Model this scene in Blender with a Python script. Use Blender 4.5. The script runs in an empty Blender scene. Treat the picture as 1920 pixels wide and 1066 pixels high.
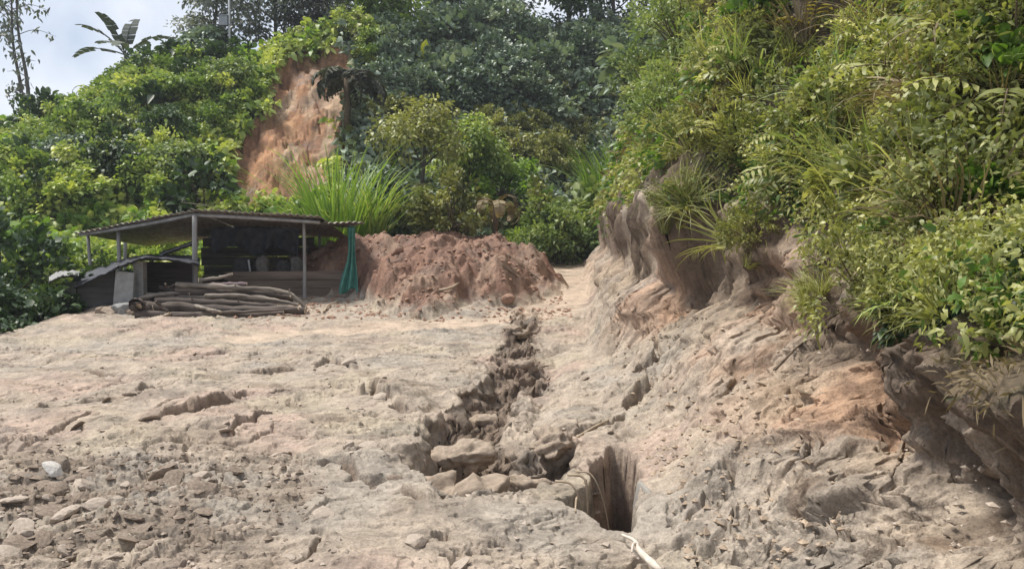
import bpy, math, random
import numpy as np
from mathutils import Vector, Matrix

random.seed(7)
RS = np.random.RandomState(11)
S = bpy.context.scene
COL = S.collection

# ------------------------------------------------------------------ camera
CAM = np.array([0.0, 0.0, 1.7])
F = 1500.0                      # focal length in pixels of the 1920 wide frame
PITCH = math.atan(63.0 / F)     # looking slightly down
cam = bpy.data.cameras.new("camera")
cam.sensor_width = 36.0
cam.lens = 36.0 * F / 1920.0
cam.clip_end = 2000.0
cam.clip_start = 0.05
co = bpy.data.objects.new("camera", cam)
COL.objects.link(co)
co.location = CAM
co.rotation_euler = (math.pi / 2 - PITCH, 0, 0)
S.camera = co

# ------------------------------------------------------------------ sky, sun, exposure
SUN_DIR = Vector((-0.42, 0.12, 0.89)).normalized()      # towards the sun
SUN_EL = math.asin(SUN_DIR.z)
SUN_ROT = math.atan2(SUN_DIR.x, SUN_DIR.y)
w = bpy.data.worlds.new("World")
S.world = w
w.use_nodes = True
nt = w.node_tree
bg = nt.nodes["Background"]
sky = nt.nodes.new("ShaderNodeTexSky")
sky.sky_type = 'NISHITA'
sky.sun_disc = False
sky.sun_elevation = SUN_EL
sky.sun_rotation = SUN_ROT
sky.air_density = 1.0
sky.dust_density = 2.0
tc = nt.nodes.new("ShaderNodeTexCoord")
nz = nt.nodes.new("ShaderNodeTexNoise")
nz.inputs['Scale'].default_value = 4.2
nz.inputs['Detail'].default_value = 5
rp = nt.nodes.new("ShaderNodeValToRGB")
rp.color_ramp.elements[0].position = 0.36
rp.color_ramp.elements[0].color = (0.25, 0.25, 0.25, 1)
rp.color_ramp.elements[1].position = 0.60
rp.color_ramp.elements[1].color = (1, 1, 1, 1)
mx = nt.nodes.new("ShaderNodeMixRGB")
mx.inputs[2].default_value = (7.8, 8.1, 8.8, 1)
nt.links.new(tc.outputs['Generated'], nz.inputs['Vector'])
nt.links.new(nz.outputs['Fac'], rp.inputs['Fac'])
nt.links.new(rp.outputs['Color'], mx.inputs[0])
nt.links.new(sky.outputs['Color'], mx.inputs[1])
nt.links.new(mx.outputs['Color'], bg.inputs['Color'])
bg.inputs['Strength'].default_value = 0.085

sl = bpy.data.lights.new("sun", 'SUN')
sl.energy = 3.4
sl.angle = math.radians(12)
sl.color = (1.0, 0.95, 0.87)
so = bpy.data.objects.new("sun", sl)
COL.objects.link(so)
so.rotation_euler = SUN_DIR.to_track_quat('Z', 'Y').to_euler()

S.view_settings.view_transform = 'Standard'
S.view_settings.look = 'None'
S.view_settings.exposure = 0.60
S.view_settings.gamma = 1.0
S.view_settings.use_curve_mapping = False
S.cycles.max_bounces = 6
S.cycles.diffuse_bounces = 3
S.cycles.glossy_bounces = 2
S.cycles.transmission_bounces = 3
S.cycles.volume_bounces = 0

# ------------------------------------------------------------------ noise helpers
_pr = np.random.RandomState(3)
PERM = _pr.permutation(4096)
ANG = _pr.rand(4096) * 2 * np.pi
GX, GY = np.cos(ANG), np.sin(ANG)
JX, JY = _pr.rand(4096), _pr.rand(4096)


def _h(i, j, s):
    return PERM[(PERM[(i + s * 37) & 4095] + j) & 4095]


def pn(x, y, s=0):
    xi = np.floor(x).astype(np.int64); yi = np.floor(y).astype(np.int64)
    fx = x - xi; fy = y - yi
    u = fx * fx * fx * (fx * (fx * 6 - 15) + 10)
    v = fy * fy * fy * (fy * (fy * 6 - 15) + 10)

    def g(a, b):
        h = _h(xi + a, yi + b, s)
        return GX[h] * (fx - a) + GY[h] * (fy - b)
    a = g(0, 0); b = g(1, 0); c = g(0, 1); d = g(1, 1)
    return 1.5 * ((a + u * (b - a)) * (1 - v) + (c + u * (d - c)) * v)


def fbm(x, y, o=4, s=0, gain=0.5):
    r = 0.0; a = 1.0; f = 1.0; t = 0.0
    for k in range(o):
        r = r + a * pn(x * f + 17.3 * k, y * f - 9.1 * k, s + k)
        t += a; a *= gain; f *= 2.03
    return r / t * 1.6


def worley(x, y, s=0):
    xi = np.floor(x).astype(np.int64); yi = np.floor(y).astype(np.int64)
    f1 = np.full(x.shape, 9.0); f2 = np.full(x.shape, 9.0); idv = np.zeros(x.shape)
    for a in (-1, 0, 1):
        for b in (-1, 0, 1):
            h = _h(xi + a, yi + b, s)
            d = np.hypot(xi + a + JX[h] - x, yi + b + JY[h] - y)
            m = d < f1
            f2 = np.where(m, f1, np.minimum(f2, d))
            idv = np.where(m, JX[(h * 7) & 4095], idv)
            f1 = np.where(m, d, f1)
    return f1, f2, idv


def sst(a, b, x):
    t = np.clip((x - a) / (b - a), 0, 1)
    return t * t * (3 - 2 * t)


# ------------------------------------------------------------------ pixel <-> world (used only to place things)
CP, SP = math.cos(PITCH), math.sin(PITCH)


def ray(px, py):
    a = (np.asarray(px, float) - 960) / F
    b = (533 - np.asarray(py, float)) / F
    return a, CP + b * SP, -SP + b * CP           # x, y, z (per unit of view depth)


def at(px, py, depth):
    x, y, z = ray(px, py)
    k = depth / y
    return np.stack([x * k, y * k, CAM[2] + z * k], -1)


def onplane(px, py, z0=0.0):
    x, y, z = ray(px, py)
    k = (z0 - CAM[2]) / z
    return np.stack([x * k, y * k], -1)


def topix(P):
    P = np.asarray(P, float)
    x = P[..., 0]; y = P[..., 1]; z = P[..., 2] - CAM[2]
    dep = y * CP - z * SP
    up = y * SP + z * CP
    return 960 + F * x / dep, 533 - F * up / dep


# ------------------------------------------------------------------ terrain
def polysdf(x, y, poly):
    d = np.full(x.shape, 1e9); ins = np.zeros(x.shape, bool)
    n = len(poly)
    for i in range(n):
        ax, ay = poly[i]; bx, by = poly[(i + 1) % n]
        ex, ey = bx - ax, by - ay
        t = np.clip(((x - ax) * ex + (y - ay) * ey) / (ex * ex + ey * ey + 1e-12), 0, 1)
        d = np.minimum(d, np.hypot(x - ax - t * ex, y - ay - t * ey))
        c = ((ay > y) != (by > y)) & (x < (bx - ax) * (y - ay) / (by - ay + 1e-12) + ax)
        ins ^= c
    return np.where(ins, -d, d)


def polyline(x, y, pts):
    d = np.full(x.shape, 1e9); sd = np.zeros(x.shape); par = np.zeros(x.shape)
    n = len(pts) - 1
    for i in range(n):
        ax, ay = pts[i]; bx, by = pts[i + 1]
        ex, ey = bx - ax, by - ay
        L2 = ex * ex + ey * ey + 1e-12
        t = np.clip(((x - ax) * ex + (y - ay) * ey) / L2, 0, 1)
        dd = np.hypot(x - ax - t * ex, y - ay - t * ey)
        m = dd < d
        sd = np.where(m, np.sign(ex * (y - ay) - ey * (x - ax)), sd)
        par = np.where(m, (i + t) / n, par)
        d = np.minimum(d, dd)
    return d, sd, par


def PX(pts, z=0.0):
    a = np.array(pts, float)
    return onplane(a[:, 0], a[:, 1], z)


# crack: points in the photograph, half width, depth, ledge height
CRACKS = [
    ([(70, 768), (112, 758), (170, 752), (225, 745), (251, 739), (300, 728)], .05, .10, .06),
    ([(60, 835), (100, 812), (140, 800), (190, 785)], .04, .07, .04),
    ([(250, 815), (281, 805), (319, 793), (356, 775), (390, 767), (416, 754), (443, 748), (469, 737), (503, 733), (544, 722), (590, 712)], .07, .17, .08),
    ([(300, 850), (330, 843), (360, 842), (375, 853)], .06, .10, .06),
    ([(430, 815), (465, 801), (488, 782), (506, 771), (525, 760), (540, 762)], .05, .12, .05),
    ([(600, 705), (657, 733), (687, 726), (713, 737), (744, 762), (783, 770), (809, 792), (840, 800)], .08, .20, .10),
    ([(430, 690), (500, 694), (560, 688), (620, 680), (680, 690)], .07, .10, .06),
    ([(499, 839), (533, 857), (582, 880), (630, 872), (675, 891), (694, 917), (735, 925), (790, 945)], .045, .10, .06),
    ([(640, 860), (700, 850), (760, 870)], .03, .05, .03),
    ([(1270, 690), (1216, 744), (1137, 788), (1080, 812)], .07, .14, -.10),
    ([(820, 1060), (850, 1050), (900, 1062)], .05, .10, .03),
    ([(560, 985), (590, 970), (600, 1010), (580, 1060)], .04, .06, .03),
    ([(1050, 720), (1085, 705), (1110, 700)], .10, .16, .05),
    ([(1000, 885), (1050, 868), (1085, 850), (1105, 842)], .08, .12, .04),
    ([(350, 665), (420, 660), (470, 668)], .05, .06, .03),
    ([(130, 690), (220, 700), (300, 690)], .05, .06, .04),
    ([(330, 905), (380, 895), (430, 905), (420, 930)], .035, .07, .04),
    ([(240, 935), (290, 925), (330, 905)], .035, .07, .04),
]
CRACKS = [(PX(p), a, b, c) for p, a, b, c in CRACKS]
GULLY = PX([(975, 600), (950, 650), (935, 700), (900, 740), (870, 765), (840, 785), (805, 805), (790, 850), (795, 895), (830, 920), (900, 925),
            (960, 912), (1010, 895), (1055, 862), (1075, 822), (1010, 838), (950, 832), (930, 800), (945, 750), (965, 725), (1005, 730), (1010, 690), (990, 645), (1000, 605)])
FUNNEL = PX([(1000, 640), (960, 715), (935, 760), (925, 815), (960, 840), (1010, 838), (1060, 790), (1090, 700), (1080, 650)])
HOLE = PX([(1052, 925), (1110, 893), (1112, 850), (1150, 824), (1194, 836), (1192, 930), (1182, 992), (1140, 984), (1095, 958)])
SCAR_PX = np.array([(515, 115), (560, 92), (610, 78), (665, 90), (668, 150), (655, 200), (645, 290), (625, 340), (600, 385), (520, 400), (405, 400), (408, 340), (432, 272), (468, 220), (497, 180)], float)

yk = lambda *p: (np.array(p[0::2], float), np.array(p[1::2], float))
Z0 = yk(0, 0, 14, 0, 20, .35, 25, .8, 30, 1.15, 36, 1.6, 50, 2.0)
XT = yk(0, .8, 4, .8, 6, .9, 9, 1.15, 12, 1.2, 15, 1.35, 20, 1.9, 26, 2.4, 32, 2.9, 45, 6)
XL = yk(0, 3.0, 4, 2.98, 5, 2.98, 5.7, 3.1, 6.6, 3.38, 9, 3.4, 11, 3.5, 12.1, 3.45, 12.7, 4.5, 14.3, 4.6, 15.0, 3.1, 15.6, 2.75, 17, 2.8, 20, 3.1, 26, 3.4, 32, 3.7, 38, 5.0, 50, 9)
ZL = yk(0, .80, 4, .95, 5, 1.02, 7, 1.36, 9, 1.66, 12, 2.3, 16, 2.62, 20, 2.75, 26, 2.95, 32, 3.0, 50, 3.5)
SL = yk(0, 1.0, 5, 1.05, 10, 1.25, 15, 1.6, 20, 1.95, 28, 2.5, 34, 2.7, 45, 2.5)
RIDGE_Y = yk(-1.2, 380, -.84, 300, -.64, 245, -.507, 185, -.373, 122, -.267, 76, -.213, 68, -.107, 60, .03, 62, .19, 55, .6, 60)
HY0 = yk(-1.2, 22, -.64, 25, -.5, 27, -.3, 28, -.2, 29, -.1, 30, .02, 33, .12, 37, .3, 40)
HY1 = yk(-1.2, 42, -.64, 46, -.3, 43, -.2, 43, -.1, 50, .05, 54, .3, 54)


BS = .85                                  # the bank stands this much nearer than first laid out


def ip(k, v):
    return np.interp(v, k[0], k[1])


TRACK = np.array([(-5.0, 15.4), (-3.6, 16.1), (-2.0, 16.9), (0, 18.0), (1.0, 19.6), (1.5, 21.5), (1.7, 24), (1.8, 28), (1.7, 34)])


def terrain(x, y, full=False):
    x = np.asarray(x, float); y = np.asarray(y, float)
    u = x / np.maximum(y, 1.0)
    z0 = ip(Z0, y)
    near = y < 34
    # flat mud
    low = fbm(x * .35, y * .35, 3, 1)
    nw = fbm(x * .8 + 3, y * 1.1, 4, 5)
    k = 5.0
    q = nw * k; fq = q - np.floor(q)
    terr = (np.floor(q) + sst(.86, .97, fq)) / k
    q2 = fbm(x * 2.1 + 7, y * 2.6, 4, 13) * 4.0; fq2 = q2 - np.floor(q2)
    terr2 = (np.floor(q2) + sst(.84, .97, fq2)) / 4.0
    f1, f2, idv = worley(x * 1.7 + .30 * pn(x * 3, y * 3, 8) + .10 * pn(x * 9, y * 9, 10), y * 2.0 + .30 * pn(x * 3, y * 3, 9) + .10 * pn(x * 9, y * 9, 11), 4)
    plate = sst(.0, .07, f2 - f1)
    pm = sst(-.1, .35, fbm(x * .5, y * .5, 2, 21))
    fine = fbm(x * 5, y * 5, 4, 30, .62)
    busy = sst(.0, .6, fbm(x * .6 + 5, y * .6, 3, 33))
    pits = .2 * sst(.40, .52, fbm(x * 4.5, y * 7.5, 3, 44, .6))
    clod = np.clip(fbm(x * 9, y * 9, 2, 48) - .34, 0, 1)
    mud = .07 * low + .075 * terr + .05 * terr2 * (.15 + .85 * busy) + .005 * fine * (.3 + busy) - .30 * pits * (.3 + busy) + .020 * clod * busy - .055 * pm * (1 - plate) + .045 * pm * (idv - .5)
    # rubble patch at the front left
    rub = sst(.7, -.3, np.hypot((x + 3.1) / 1.5, (y - 4.9) / 1.9) - 1)
    g1, g2, gid = worley(x * 5.5 + .5 * pn(x * 8, y * 8, 61), y * 8, 45)
    h1, h2, hid = worley(x * 13, y * 15 + .4 * pn(x * 16, y * 16, 62), 46)
    mud = mud + rub * (.03 * fbm(x * 3, y * 3, 3, 60) + .075 * (gid - .5) * sst(0, .12, g2 - g1) + .03 * (hid - .5))
    mud = mud + sst(.25, .6, busy) * (1 - rub) * .040 * (gid - .45) * sst(0, .14, g2 - g1)
    # fan of finer debris
    trd = np.full(x.shape, 9.0); mt = (y > 13) & (y < 36) & (x > -7) & (x < 4)
    if mt.any():
        trd[mt] = polyline(x[mt] + .2 * low[mt], y[mt], TRACK)[0]
    tr_ = sst(1.1, .5, trd)
    mud = mud * (1 - .8 * tr_) - .07 * tr_
    z = z0 + mud * np.where(y > 20, .8, 1.0)
    z = z - 1.3 * sst(-10.0, -12.8, x) * sst(8, 14, y)
    # cracks
    jx = x + .11 * pn(x * 2.3, y * 2.3, 70) + .07 * pn(x * 6, y * 6, 71) + .008 * pn(x * 15, y * 15, 73)
    jy = y + .14 * pn(x * 2.3, y * 2.3, 75) + .07 * pn(x * 6, y * 6, 76) + .012 * pn(x * 15, y * 15, 77)
    crk = np.zeros(x.shape)
    for pts, wd, dp, lg in CRACKS:
        lo = pts.min(0) - 1.2; hi = pts.max(0) + 1.2
        m = (x > lo[0]) & (x < hi[0]) & (y > lo[1]) & (y < hi[1])
        if not m.any():
            continue
        d, sd, par = polyline(jx[m], jy[m], pts)
        ww = .62 * wd * (1.0 + .7 * pn(x[m] * 3, y[m] * 3, 80)) + .012
        fade = sst(0, .12, par) * sst(1, .88, par)
        bf = sst(-.42, .02, pn(x[m] * 1.9 + 3, y[m] * 1.9, 86))
        fade = fade * bf; ww = ww * (.4 + .6 * bf)
        zz = -1.3 * bf * dp * sst(1.25, .75, d / ww) * (.5 + .5 * fade) * (.7 + .5 * pn(x[m] * 1.7, y[m] * 1.7, 84))
        zz += 1.35 * lg * sst(-.010, .015, sd * d) * np.exp(-d / .6) * fade * np.clip(.8 + .9 * pn(x[m] * 1.1, y[m] * 1.1, 85), .1, 1.5)
        z[m] += zz
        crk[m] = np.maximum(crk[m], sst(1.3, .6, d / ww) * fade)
    # gully, funnel and hole
    m = (x > -2.5) & (x < 2.5) & (y > 3.5) & (y < 26)
    ins_hole = np.zeros(x.shape); gul = np.zeros(x.shape)
    if m.any():
        a = x[m] + .13 * pn(x[m] * 2.3, y[m] * 2.3, 70) + .03 * pn(x[m] * 6, y[m] * 6, 71)
        b = y[m] + .16 * pn(x[m] * 2.3, y[m] * 2.3, 75) + .04 * pn(x[m] * 6, y[m] * 6, 76)
        s1 = polysdf(a, b, FUNNEL)
        zf = -.26 * sst(.05, -.75, s1)
        s0 = polysdf(a, b, GULLY) - .05 - .10 * sst(6.5, 9, b)
        dep = .30 * sst(15, 7, b) + .17 * sst(18, 11, b)
        qg = fbm(a * 2.2, b * 2.2, 3, 90) * 3; rough = .22 * (np.floor(qg) + sst(.6, .95, qg - np.floor(qg))) / 3 + .05 * fbm(a * 6, b * 6, 4, 91, .6)
        c1, c2, ci = worley(a * 3.6 + .4 * pn(a * 5, b * 5, 92), b * 3.2, 47)
        rough = rough + .24 * (ci - .5) * sst(0, .2, c2 - c1)
        g = sst(.06, -.15, s0)
        zg = -dep * g * (.75 + .25 * sst(-.05, -.4, s0)) + g * rough
        zz = np.minimum(zf * (1 - g) + zg, zg + zf * .6)
        s2 = polysdf(x[m] + .035 * pn(x[m] * 5, y[m] * 5, 193), y[m] + .05 * pn(x[m] * 5, y[m] * 5, 194), HOLE)
        h = sst(.03, -.05, s2)
        z[m] += zz - 1.5 * h
        # crumbly rim
        z[m] += .05 * np.exp(-(s0 / .18) ** 2) * fbm(a * 7, b * 7, 3, 95)
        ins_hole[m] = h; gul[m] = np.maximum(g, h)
    # mound of slide earth
    mx_ = x + .5 * fbm(x * .7, y * .7, 3, 100) + .14 * fbm(x * 2.4, y * 2.4, 3, 101)
    my_ = y + .6 * fbm(x * .7, y * .7, 3, 102) + .14 * fbm(x * 2.4, y * 2.4, 3, 103)
    r = np.hypot((mx_ + 2.4) / np.where(mx_ > -2.4, 3.8, np.interp(y, [20.8, 23.5], [1.45, 5.2])), (my_ - 23.6) / np.where(my_ < 23.6, 5.2, 7.0))
    mm = np.clip(1 - r ** 1.7, 0, 1)
    mh = 1.80 * (1 - (1 - mm) ** 1.25)
    mh = mh + sst(0, .25, mm) * (.13 * fbm(x * 1.3, y * 1.3, 5, 105, .6) + .06 * fbm(x * 5, y * 5, 3, 107))
    k1, k2, kid = worley(x * 1.5 + .5 * pn(x * 2, y * 2, 174), y * 1.5 + .5 * pn(x * 2, y * 2, 175), 48)
    l1, l2, lid = worley(x * 4.2, y * 4.2 + .4 * pn(x * 5, y * 5, 176), 49)
    mh = np.minimum(mh, 1.22 + .5 * fbm(x * .5 + 2, y * .5, 3, 109))
    mh = mh + sst(.02, .25, mm) * (.20 * (kid - .5) * sst(0, .2, k2 - k1) + .09 * (lid - .5) * sst(0, .16, l2 - l1))
    z = z + np.maximum(mh, 0) * (mm > 0)
    # right bank and slope
    bw = (.22 * fbm(x * .6, y * .9, 3, 120) + .12 * fbm(x * 1.3, y * 3.2, 3, 121) + .045 * fbm(x * 4, y * 7, 3, 122))
    xb = x + bw
    xt = ip(XT, y); yb = y / BS; xl = ip(XL, yb) * BS; zl = 1.7 + (ip(ZL, yb) - 1.7) * BS + .12 * fbm(x * .3, y * 1.2, 3, 126)
    sN = (xb - xt) / (xl - xt)
    sc = np.clip(sN, 0, 1)
    face = sst(.80, 1.0, sc)
    top = np.interp(yb, [0, 5, 6.5, 9, 12, 12.6, 14.4, 15.2, 20, 32], [.45, .45, .70, .74, .62, .32, .32, .60, .60, .60])
    prof = top * sc ** 1.1 * (1 - face) + face * (top + (1 - top) * face)
    d = np.clip(xb - xl, 0, None)
    sl_ = ip(SL, yb)
    up = sl_ * np.minimum(d, 7) + .55 * np.clip(d - 7, 0, None)
    up = up + sst(0, 1.5, d) * (1.15 * fbm(x * .4, y * .4, 3, 130) + .45 * fbm(x * 1.2, y * 1.2, 3, 131))
    rb = sst(0, .3, sc)
    w1, w2, wid_ = worley(x * 2.0 + y * .7 + .5 * pn(x * 2.5, y * 2.5, 170), y * 1.5 - x * .5 + .5 * pn(x * 2.5, y * 2.5, 171), 41)
    v1, v2, vid_ = worley(x * 5.5 + y * 1.5, y * 4.5 - x * 1.2 + .4 * pn(x * 6, y * 6, 172), 42)
    bh = fbm(x * 2.2 + y * .9, y * 2.9 - x * .6, 3, 187, .6); bh2 = fbm(x * 6 + y * 2, y * 7, 3, 190, .6)
    brk = -.13 * sst(.07, .0, w2 - w1) * sst(-.1, .3, pn(x * 1.3, y * 1.3, 192)) - .16 * sst(.42, .54, bh) * sst(4.5, 7, y) - .06 * sst(.36, .46, bh2) + .15 * (wid_ - .5) * sst(0, .16, w2 - w1) + .055 * (vid_ - .5) * sst(0, .12, v2 - v1)
    zb = z0 + (zl - z0) * prof + up
    ru = y * 1.0 - x * .55 + .35 * pn(x * 1.1, y * 1.1, 180)
    r1 = np.abs(fbm(ru * .95, x * .30 + y * .1, 3, 181)); r2 = np.abs(fbm(ru * 2.6, x * .7, 3, 184))
    rill = sst(.08, .45, sc) * np.where(d > 0, np.exp(-d / .8), 1)
    zb = zb + rill * sst(3.5, 7.5, y) * (.30 * np.clip(r1 - .18, -.18, .3) + .16 * np.clip(r2 - .15, -.15, .25))
    zb = zb + rb * (.10 * fbm(x * 1.6, y * 1.6, 4, 135, .6) + brk * sst(-.5, .3, fbm(x * .9, y * .9, 2, 138))) * np.where(d > 0, .6, 1)
    z = np.where(sN > 0, z + (zb - z0), z)
    # far hills
    y0 = ip(HY0, u) + 1.2 * fbm(x * .16, y * .16, 2, 140)
    y1 = ip(HY1, u)
    ry = ip(RIDGE_Y, u)
    hr = CAM[2] + y1 * (470 - ry) / F - z0
    t = (y - y0) / (y1 - y0)
    tc_ = np.clip(t, 0, 1)
    hp = .25 * tc_ + .75 * (tc_ ** 1.25)
    zh = hr * hp - .35 * np.clip(y - y1, 0, None)
    zh = zh + sst(0, .2, t) * sst(1.25, .8, t) * (.9 * fbm(x * .13, y * .13, 3, 145) + .35 * fbm(x * .5, y * .5, 3, 146))
    z1 = z0 + zh
    isH = (t > 0) & (z1 > z)
    z = np.where(t > 0, np.maximum(z, z1), z)
    # bare landslide scar in the left hill: a scooped, grooved face
    m = (y > 24) & (y < 50) & (x < -4) & (x > -20)
    scar = np.zeros(x.shape)
    if m.any():
        P = np.stack([x[m], y[m], z[m]], -1)
        ppx, ppy = topix(P)
        w1 = 26 * fbm(x[m] * .7, y[m] * .7, 4, 150, .6)
        s3 = polysdf(ppx + w1, ppy + .6 * w1, SCAR_PX)
        k3 = sst(2, -16, s3)
        scar[m] = s3 < 0
        gro = fbm(x[m] * 1.1, y[m] * .55, 4, 155, .6)
        z[m] -= k3 * (.75 + .0 * gro)
        rg = np.abs(fbm(x[m] * .55 + .3 * y[m], y[m] * .4, 4, 157, .6))
        z[m] += .8 * k3 * (.55 * fbm(x[m] * .3 + .2 * y[m], y[m] * .3, 3, 158, .6) - .35 * sst(.10, .0, rg) + .10 * fbm(x[m] * 2.2, y[m] * 2.2, 4, 159, .65))
        e1, e2, eid = worley(x[m] * .9 + .5 * pn(x[m] * 1.3, y[m] * 1.3, 177), y[m] * .6, 50)
        i1, i2, iid = worley(x[m] * 2.6, y[m] * 1.7, 51)
        z[m] += .95 * k3 * (.45 * (eid - .5) * sst(0, .2, e2 - e1) + .20 * (iid - .5) * sst(0, .2, i2 - i1))
    if not full:
        return z
    cls = np.zeros(x.shape, int)                                    # mud
    cls[(mm > .07) & ~isH] = 1                                       # slide heap
    vegedge = .12 * fbm(x * 1.2, y * 1.2, 3, 160)
    cls[(xb - xl > .05 + vegedge)] = 3
    cls[isH] = 3
    cls[(x < -10.2 + .3 * fbm(x, y, 2, 161)) & (y > 13.5)] = 3
    cls[(scar > 0) & isH] = 2
    return z, cls, dict(sc=sc, d=d, mm=mm, low=low, xb=xb, rub=rub, hole=ins_hole, gul=gul, crk=crk, hill=isH)


OV = yk(0, .2, 3.8, .30, 5.0, .42, 5.7, .12, 9, .10, 12.2, .12, 12.6, .5, 13.5, .75, 14.5, .55, 15.2, .12, 20, .10, 22, .25, 27, .15, 60, .1)


def overhang(x, y, z, mk):
    """sideways shift of the bank: a hollow under the lip, the lip itself leaning out"""
    sc, d = mk['sc'], mk['d']
    k = np.exp(-d / 1.2)
    n = fbm(y * 1.4, x * .3, 3, 128)
    on = (y > 1) & ~mk['hill'] & (sc > 0)
    dx = -(ip(OV, y / BS) + .10 * n) * sst(.84, 1.0, sc) * k + .16 * sst(.55, .82, sc) * sst(1.0, .86, sc)
    q = fbm(y * 1.9, z * 2.4, 3, 127) * 3; q = (np.floor(q) + sst(.55, .95, q - np.floor(q))) / 3
    w1, w2, wi = worley(y * 2.3 + .4 * pn(y * 3, z * 3, 173), z * 3.2, 43)
    v1, v2, vi = worley(y * 7, z * 8, 44)
    dx = dx + sst(.15, .6, sc) * k * (.10 * q + .06 * fbm(y * 4.5, z * 4.5, 4, 129, .6) + .20 * (wi - .5) * sst(0, .2, w2 - w1) + .06 * (vi - .5) * sst(0, .15, v2 - v1))
    return np.where(on, dx, 0)


def zat(x, y):
    return float(terrain(np.array([x]), np.array([y]))[0])


def hits(px, py, y0=2.5, y1=62, n=300):
    """first terrain hit along each view ray"""
    px = np.asarray(px, float); py = np.asarray(py, float)
    out = np.full(px.shape, np.nan)
    ds = np.exp(np.linspace(math.log(y0), math.log(y1), n))
    for a in range(0, len(px), 150):
        rx, ry, rz = ray(px[a:a + 150], py[a:a + 150])
        X = (rx / ry)[:, None] * ds; Y = np.broadcast_to(ds, X.shape)
        b = terrain(X.ravel(), Y.ravel().copy()).reshape(X.shape) >= CAM[2] + (rz / ry)[:, None] * ds
        k = b.argmax(1)
        out[a:a + 150] = np.where(b.any(1), ds[k], np.nan)
    return out


# ------------------------------------------------------------------ materials
def mat(name):
    m = bpy.data.materials.new(name)
    m.use_nodes = True
    t = m.node_tree
    return m, t, t.nodes["Principled BSDF"], t.nodes["Material Output"]


def N(t, kind, **k):
    n = t.nodes.new(kind)
    for a, b in k.items():
        if a in n.inputs:
            n.inputs[a].default_value = b
        else:
            setattr(n, a, b)
    return n


def earth_mat(name, scale, bump, rough=.85, spec=.25, var=.35):
    m, t, p, o = mat(name)
    vc = N(t, "ShaderNodeVertexColor", layer_name="tint")
    g = N(t, "ShaderNodeNewGeometry")
    n1 = N(t, "ShaderNodeTexNoise", Scale=scale, Detail=8.0, Roughness=.68)
    n2 = N(t, "ShaderNodeTexNoise", Scale=scale * 5.5, Detail=5.0, Roughness=.7)
    t.links.new(g.outputs['Position'], n1.inputs['Vector'])
    t.links.new(g.outputs['Position'], n2.inputs['Vector'])
    r1 = N(t, "ShaderNodeMapRange")
    r1.inputs['From Min'].default_value = .3; r1.inputs['From Max'].default_value = .7
    r1.inputs['To Min'].default_value = 1 - var; r1.inputs['To Max'].default_value = 1 + var * .55
    t.links.new(n1.outputs['Fac'], r1.inputs['Value'])
    r2 = N(t, "ShaderNodeMapRange")
    r2.inputs['From Min'].default_value = .3; r2.inputs['From Max'].default_value = .62
    r2.inputs['To Min'].default_value = .72; r2.inputs['To Max'].default_value = 1.06
    t.links.new(n2.outputs['Fac'], r2.inputs['Value'])
    n3 = N(t, "ShaderNodeTexNoise", Scale=scale * 20, Detail=4.0, Roughness=.7)
    t.links.new(g.outputs['Position'], n3.inputs['Vector'])
    r3 = N(t, "ShaderNodeMapRange")
    r3.inputs['From Min'].default_value = .36; r3.inputs['From Max'].default_value = .56
    r3.inputs['To Min'].default_value = .74; r3.inputs['To Max'].default_value = 1.04
    t.links.new(n3.outputs['Fac'], r3.inputs['Value'])
    n4 = N(t, "ShaderNodeTexNoise", Scale=scale * .42, Detail=11.0, Roughness=.72)
    t.links.new(g.outputs['Position'], n4.inputs['Vector'])
    r4 = N(t, "ShaderNodeMapRange")
    r4.inputs['From Min'].default_value = .50; r4.inputs['From Max'].default_value = .58
    r4.inputs['To Min'].default_value = 1.04; r4.inputs['To Max'].default_value = 1.04 - var * .9
    t.links.new(n4.outputs['Fac'], r4.inputs['Value'])
    mu0 = N(t, "ShaderNodeMath", operation='MULTIPLY'); mu1 = N(t, "ShaderNodeMath", operation='MULTIPLY')
    mu = N(t, "ShaderNodeMath", operation='MULTIPLY')
    t.links.new(r1.outputs[0], mu0.inputs[0]); t.links.new(r2.outputs[0], mu0.inputs[1])
    t.links.new(r3.outputs[0], mu1.inputs[0]); t.links.new(r4.outputs[0], mu1.inputs[1])
    t.links.new(mu0.outputs[0], mu.inputs[0]); t.links.new(mu1.outputs[0], mu.inputs[1])
    vm = N(t, "ShaderNodeVectorMath", operation='SCALE')
    t.links.new(vc.outputs['Color'], vm.inputs[0]); t.links.new(mu.outputs[0], vm.inputs['Scale'])
    t.links.new(vm.outputs[0], p.inputs['Base Color'])
    b1 = N(t, "ShaderNodeBump", Strength=bump, Distance=.06)
    t.links.new(n1.outputs['Fac'], b1.inputs['Height'])
    b2 = N(t, "ShaderNodeBump", Strength=bump * .9, Distance=.03)
    t.links.new(n2.outputs['Fac'], b2.inputs['Height'])
    t.links.new(b1.outputs[0], b2.inputs['Normal'])
    b3 = N(t, "ShaderNodeBump", Strength=bump, Distance=.011)
    t.links.new(n3.outputs['Fac'], b3.inputs['Height']); t.links.new(b2.outputs[0], b3.inputs['Normal'])
    t.links.new(b3.outputs[0], p.inputs['Normal'])
    r5 = N(t, "ShaderNodeMapRange")
    r5.inputs['From Min'].default_value = .47; r5.inputs['From Max'].default_value = .60
    r5.inputs['To Min'].default_value = rough; r5.inputs['To Max'].default_value = .48
    t.links.new(n4.outputs['Fac'], r5.inputs['Value']); t.links.new(r5.outputs[0], p.inputs['Roughness'])
    p.inputs['Specular IOR Level'].default_value = spec
    return m


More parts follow.
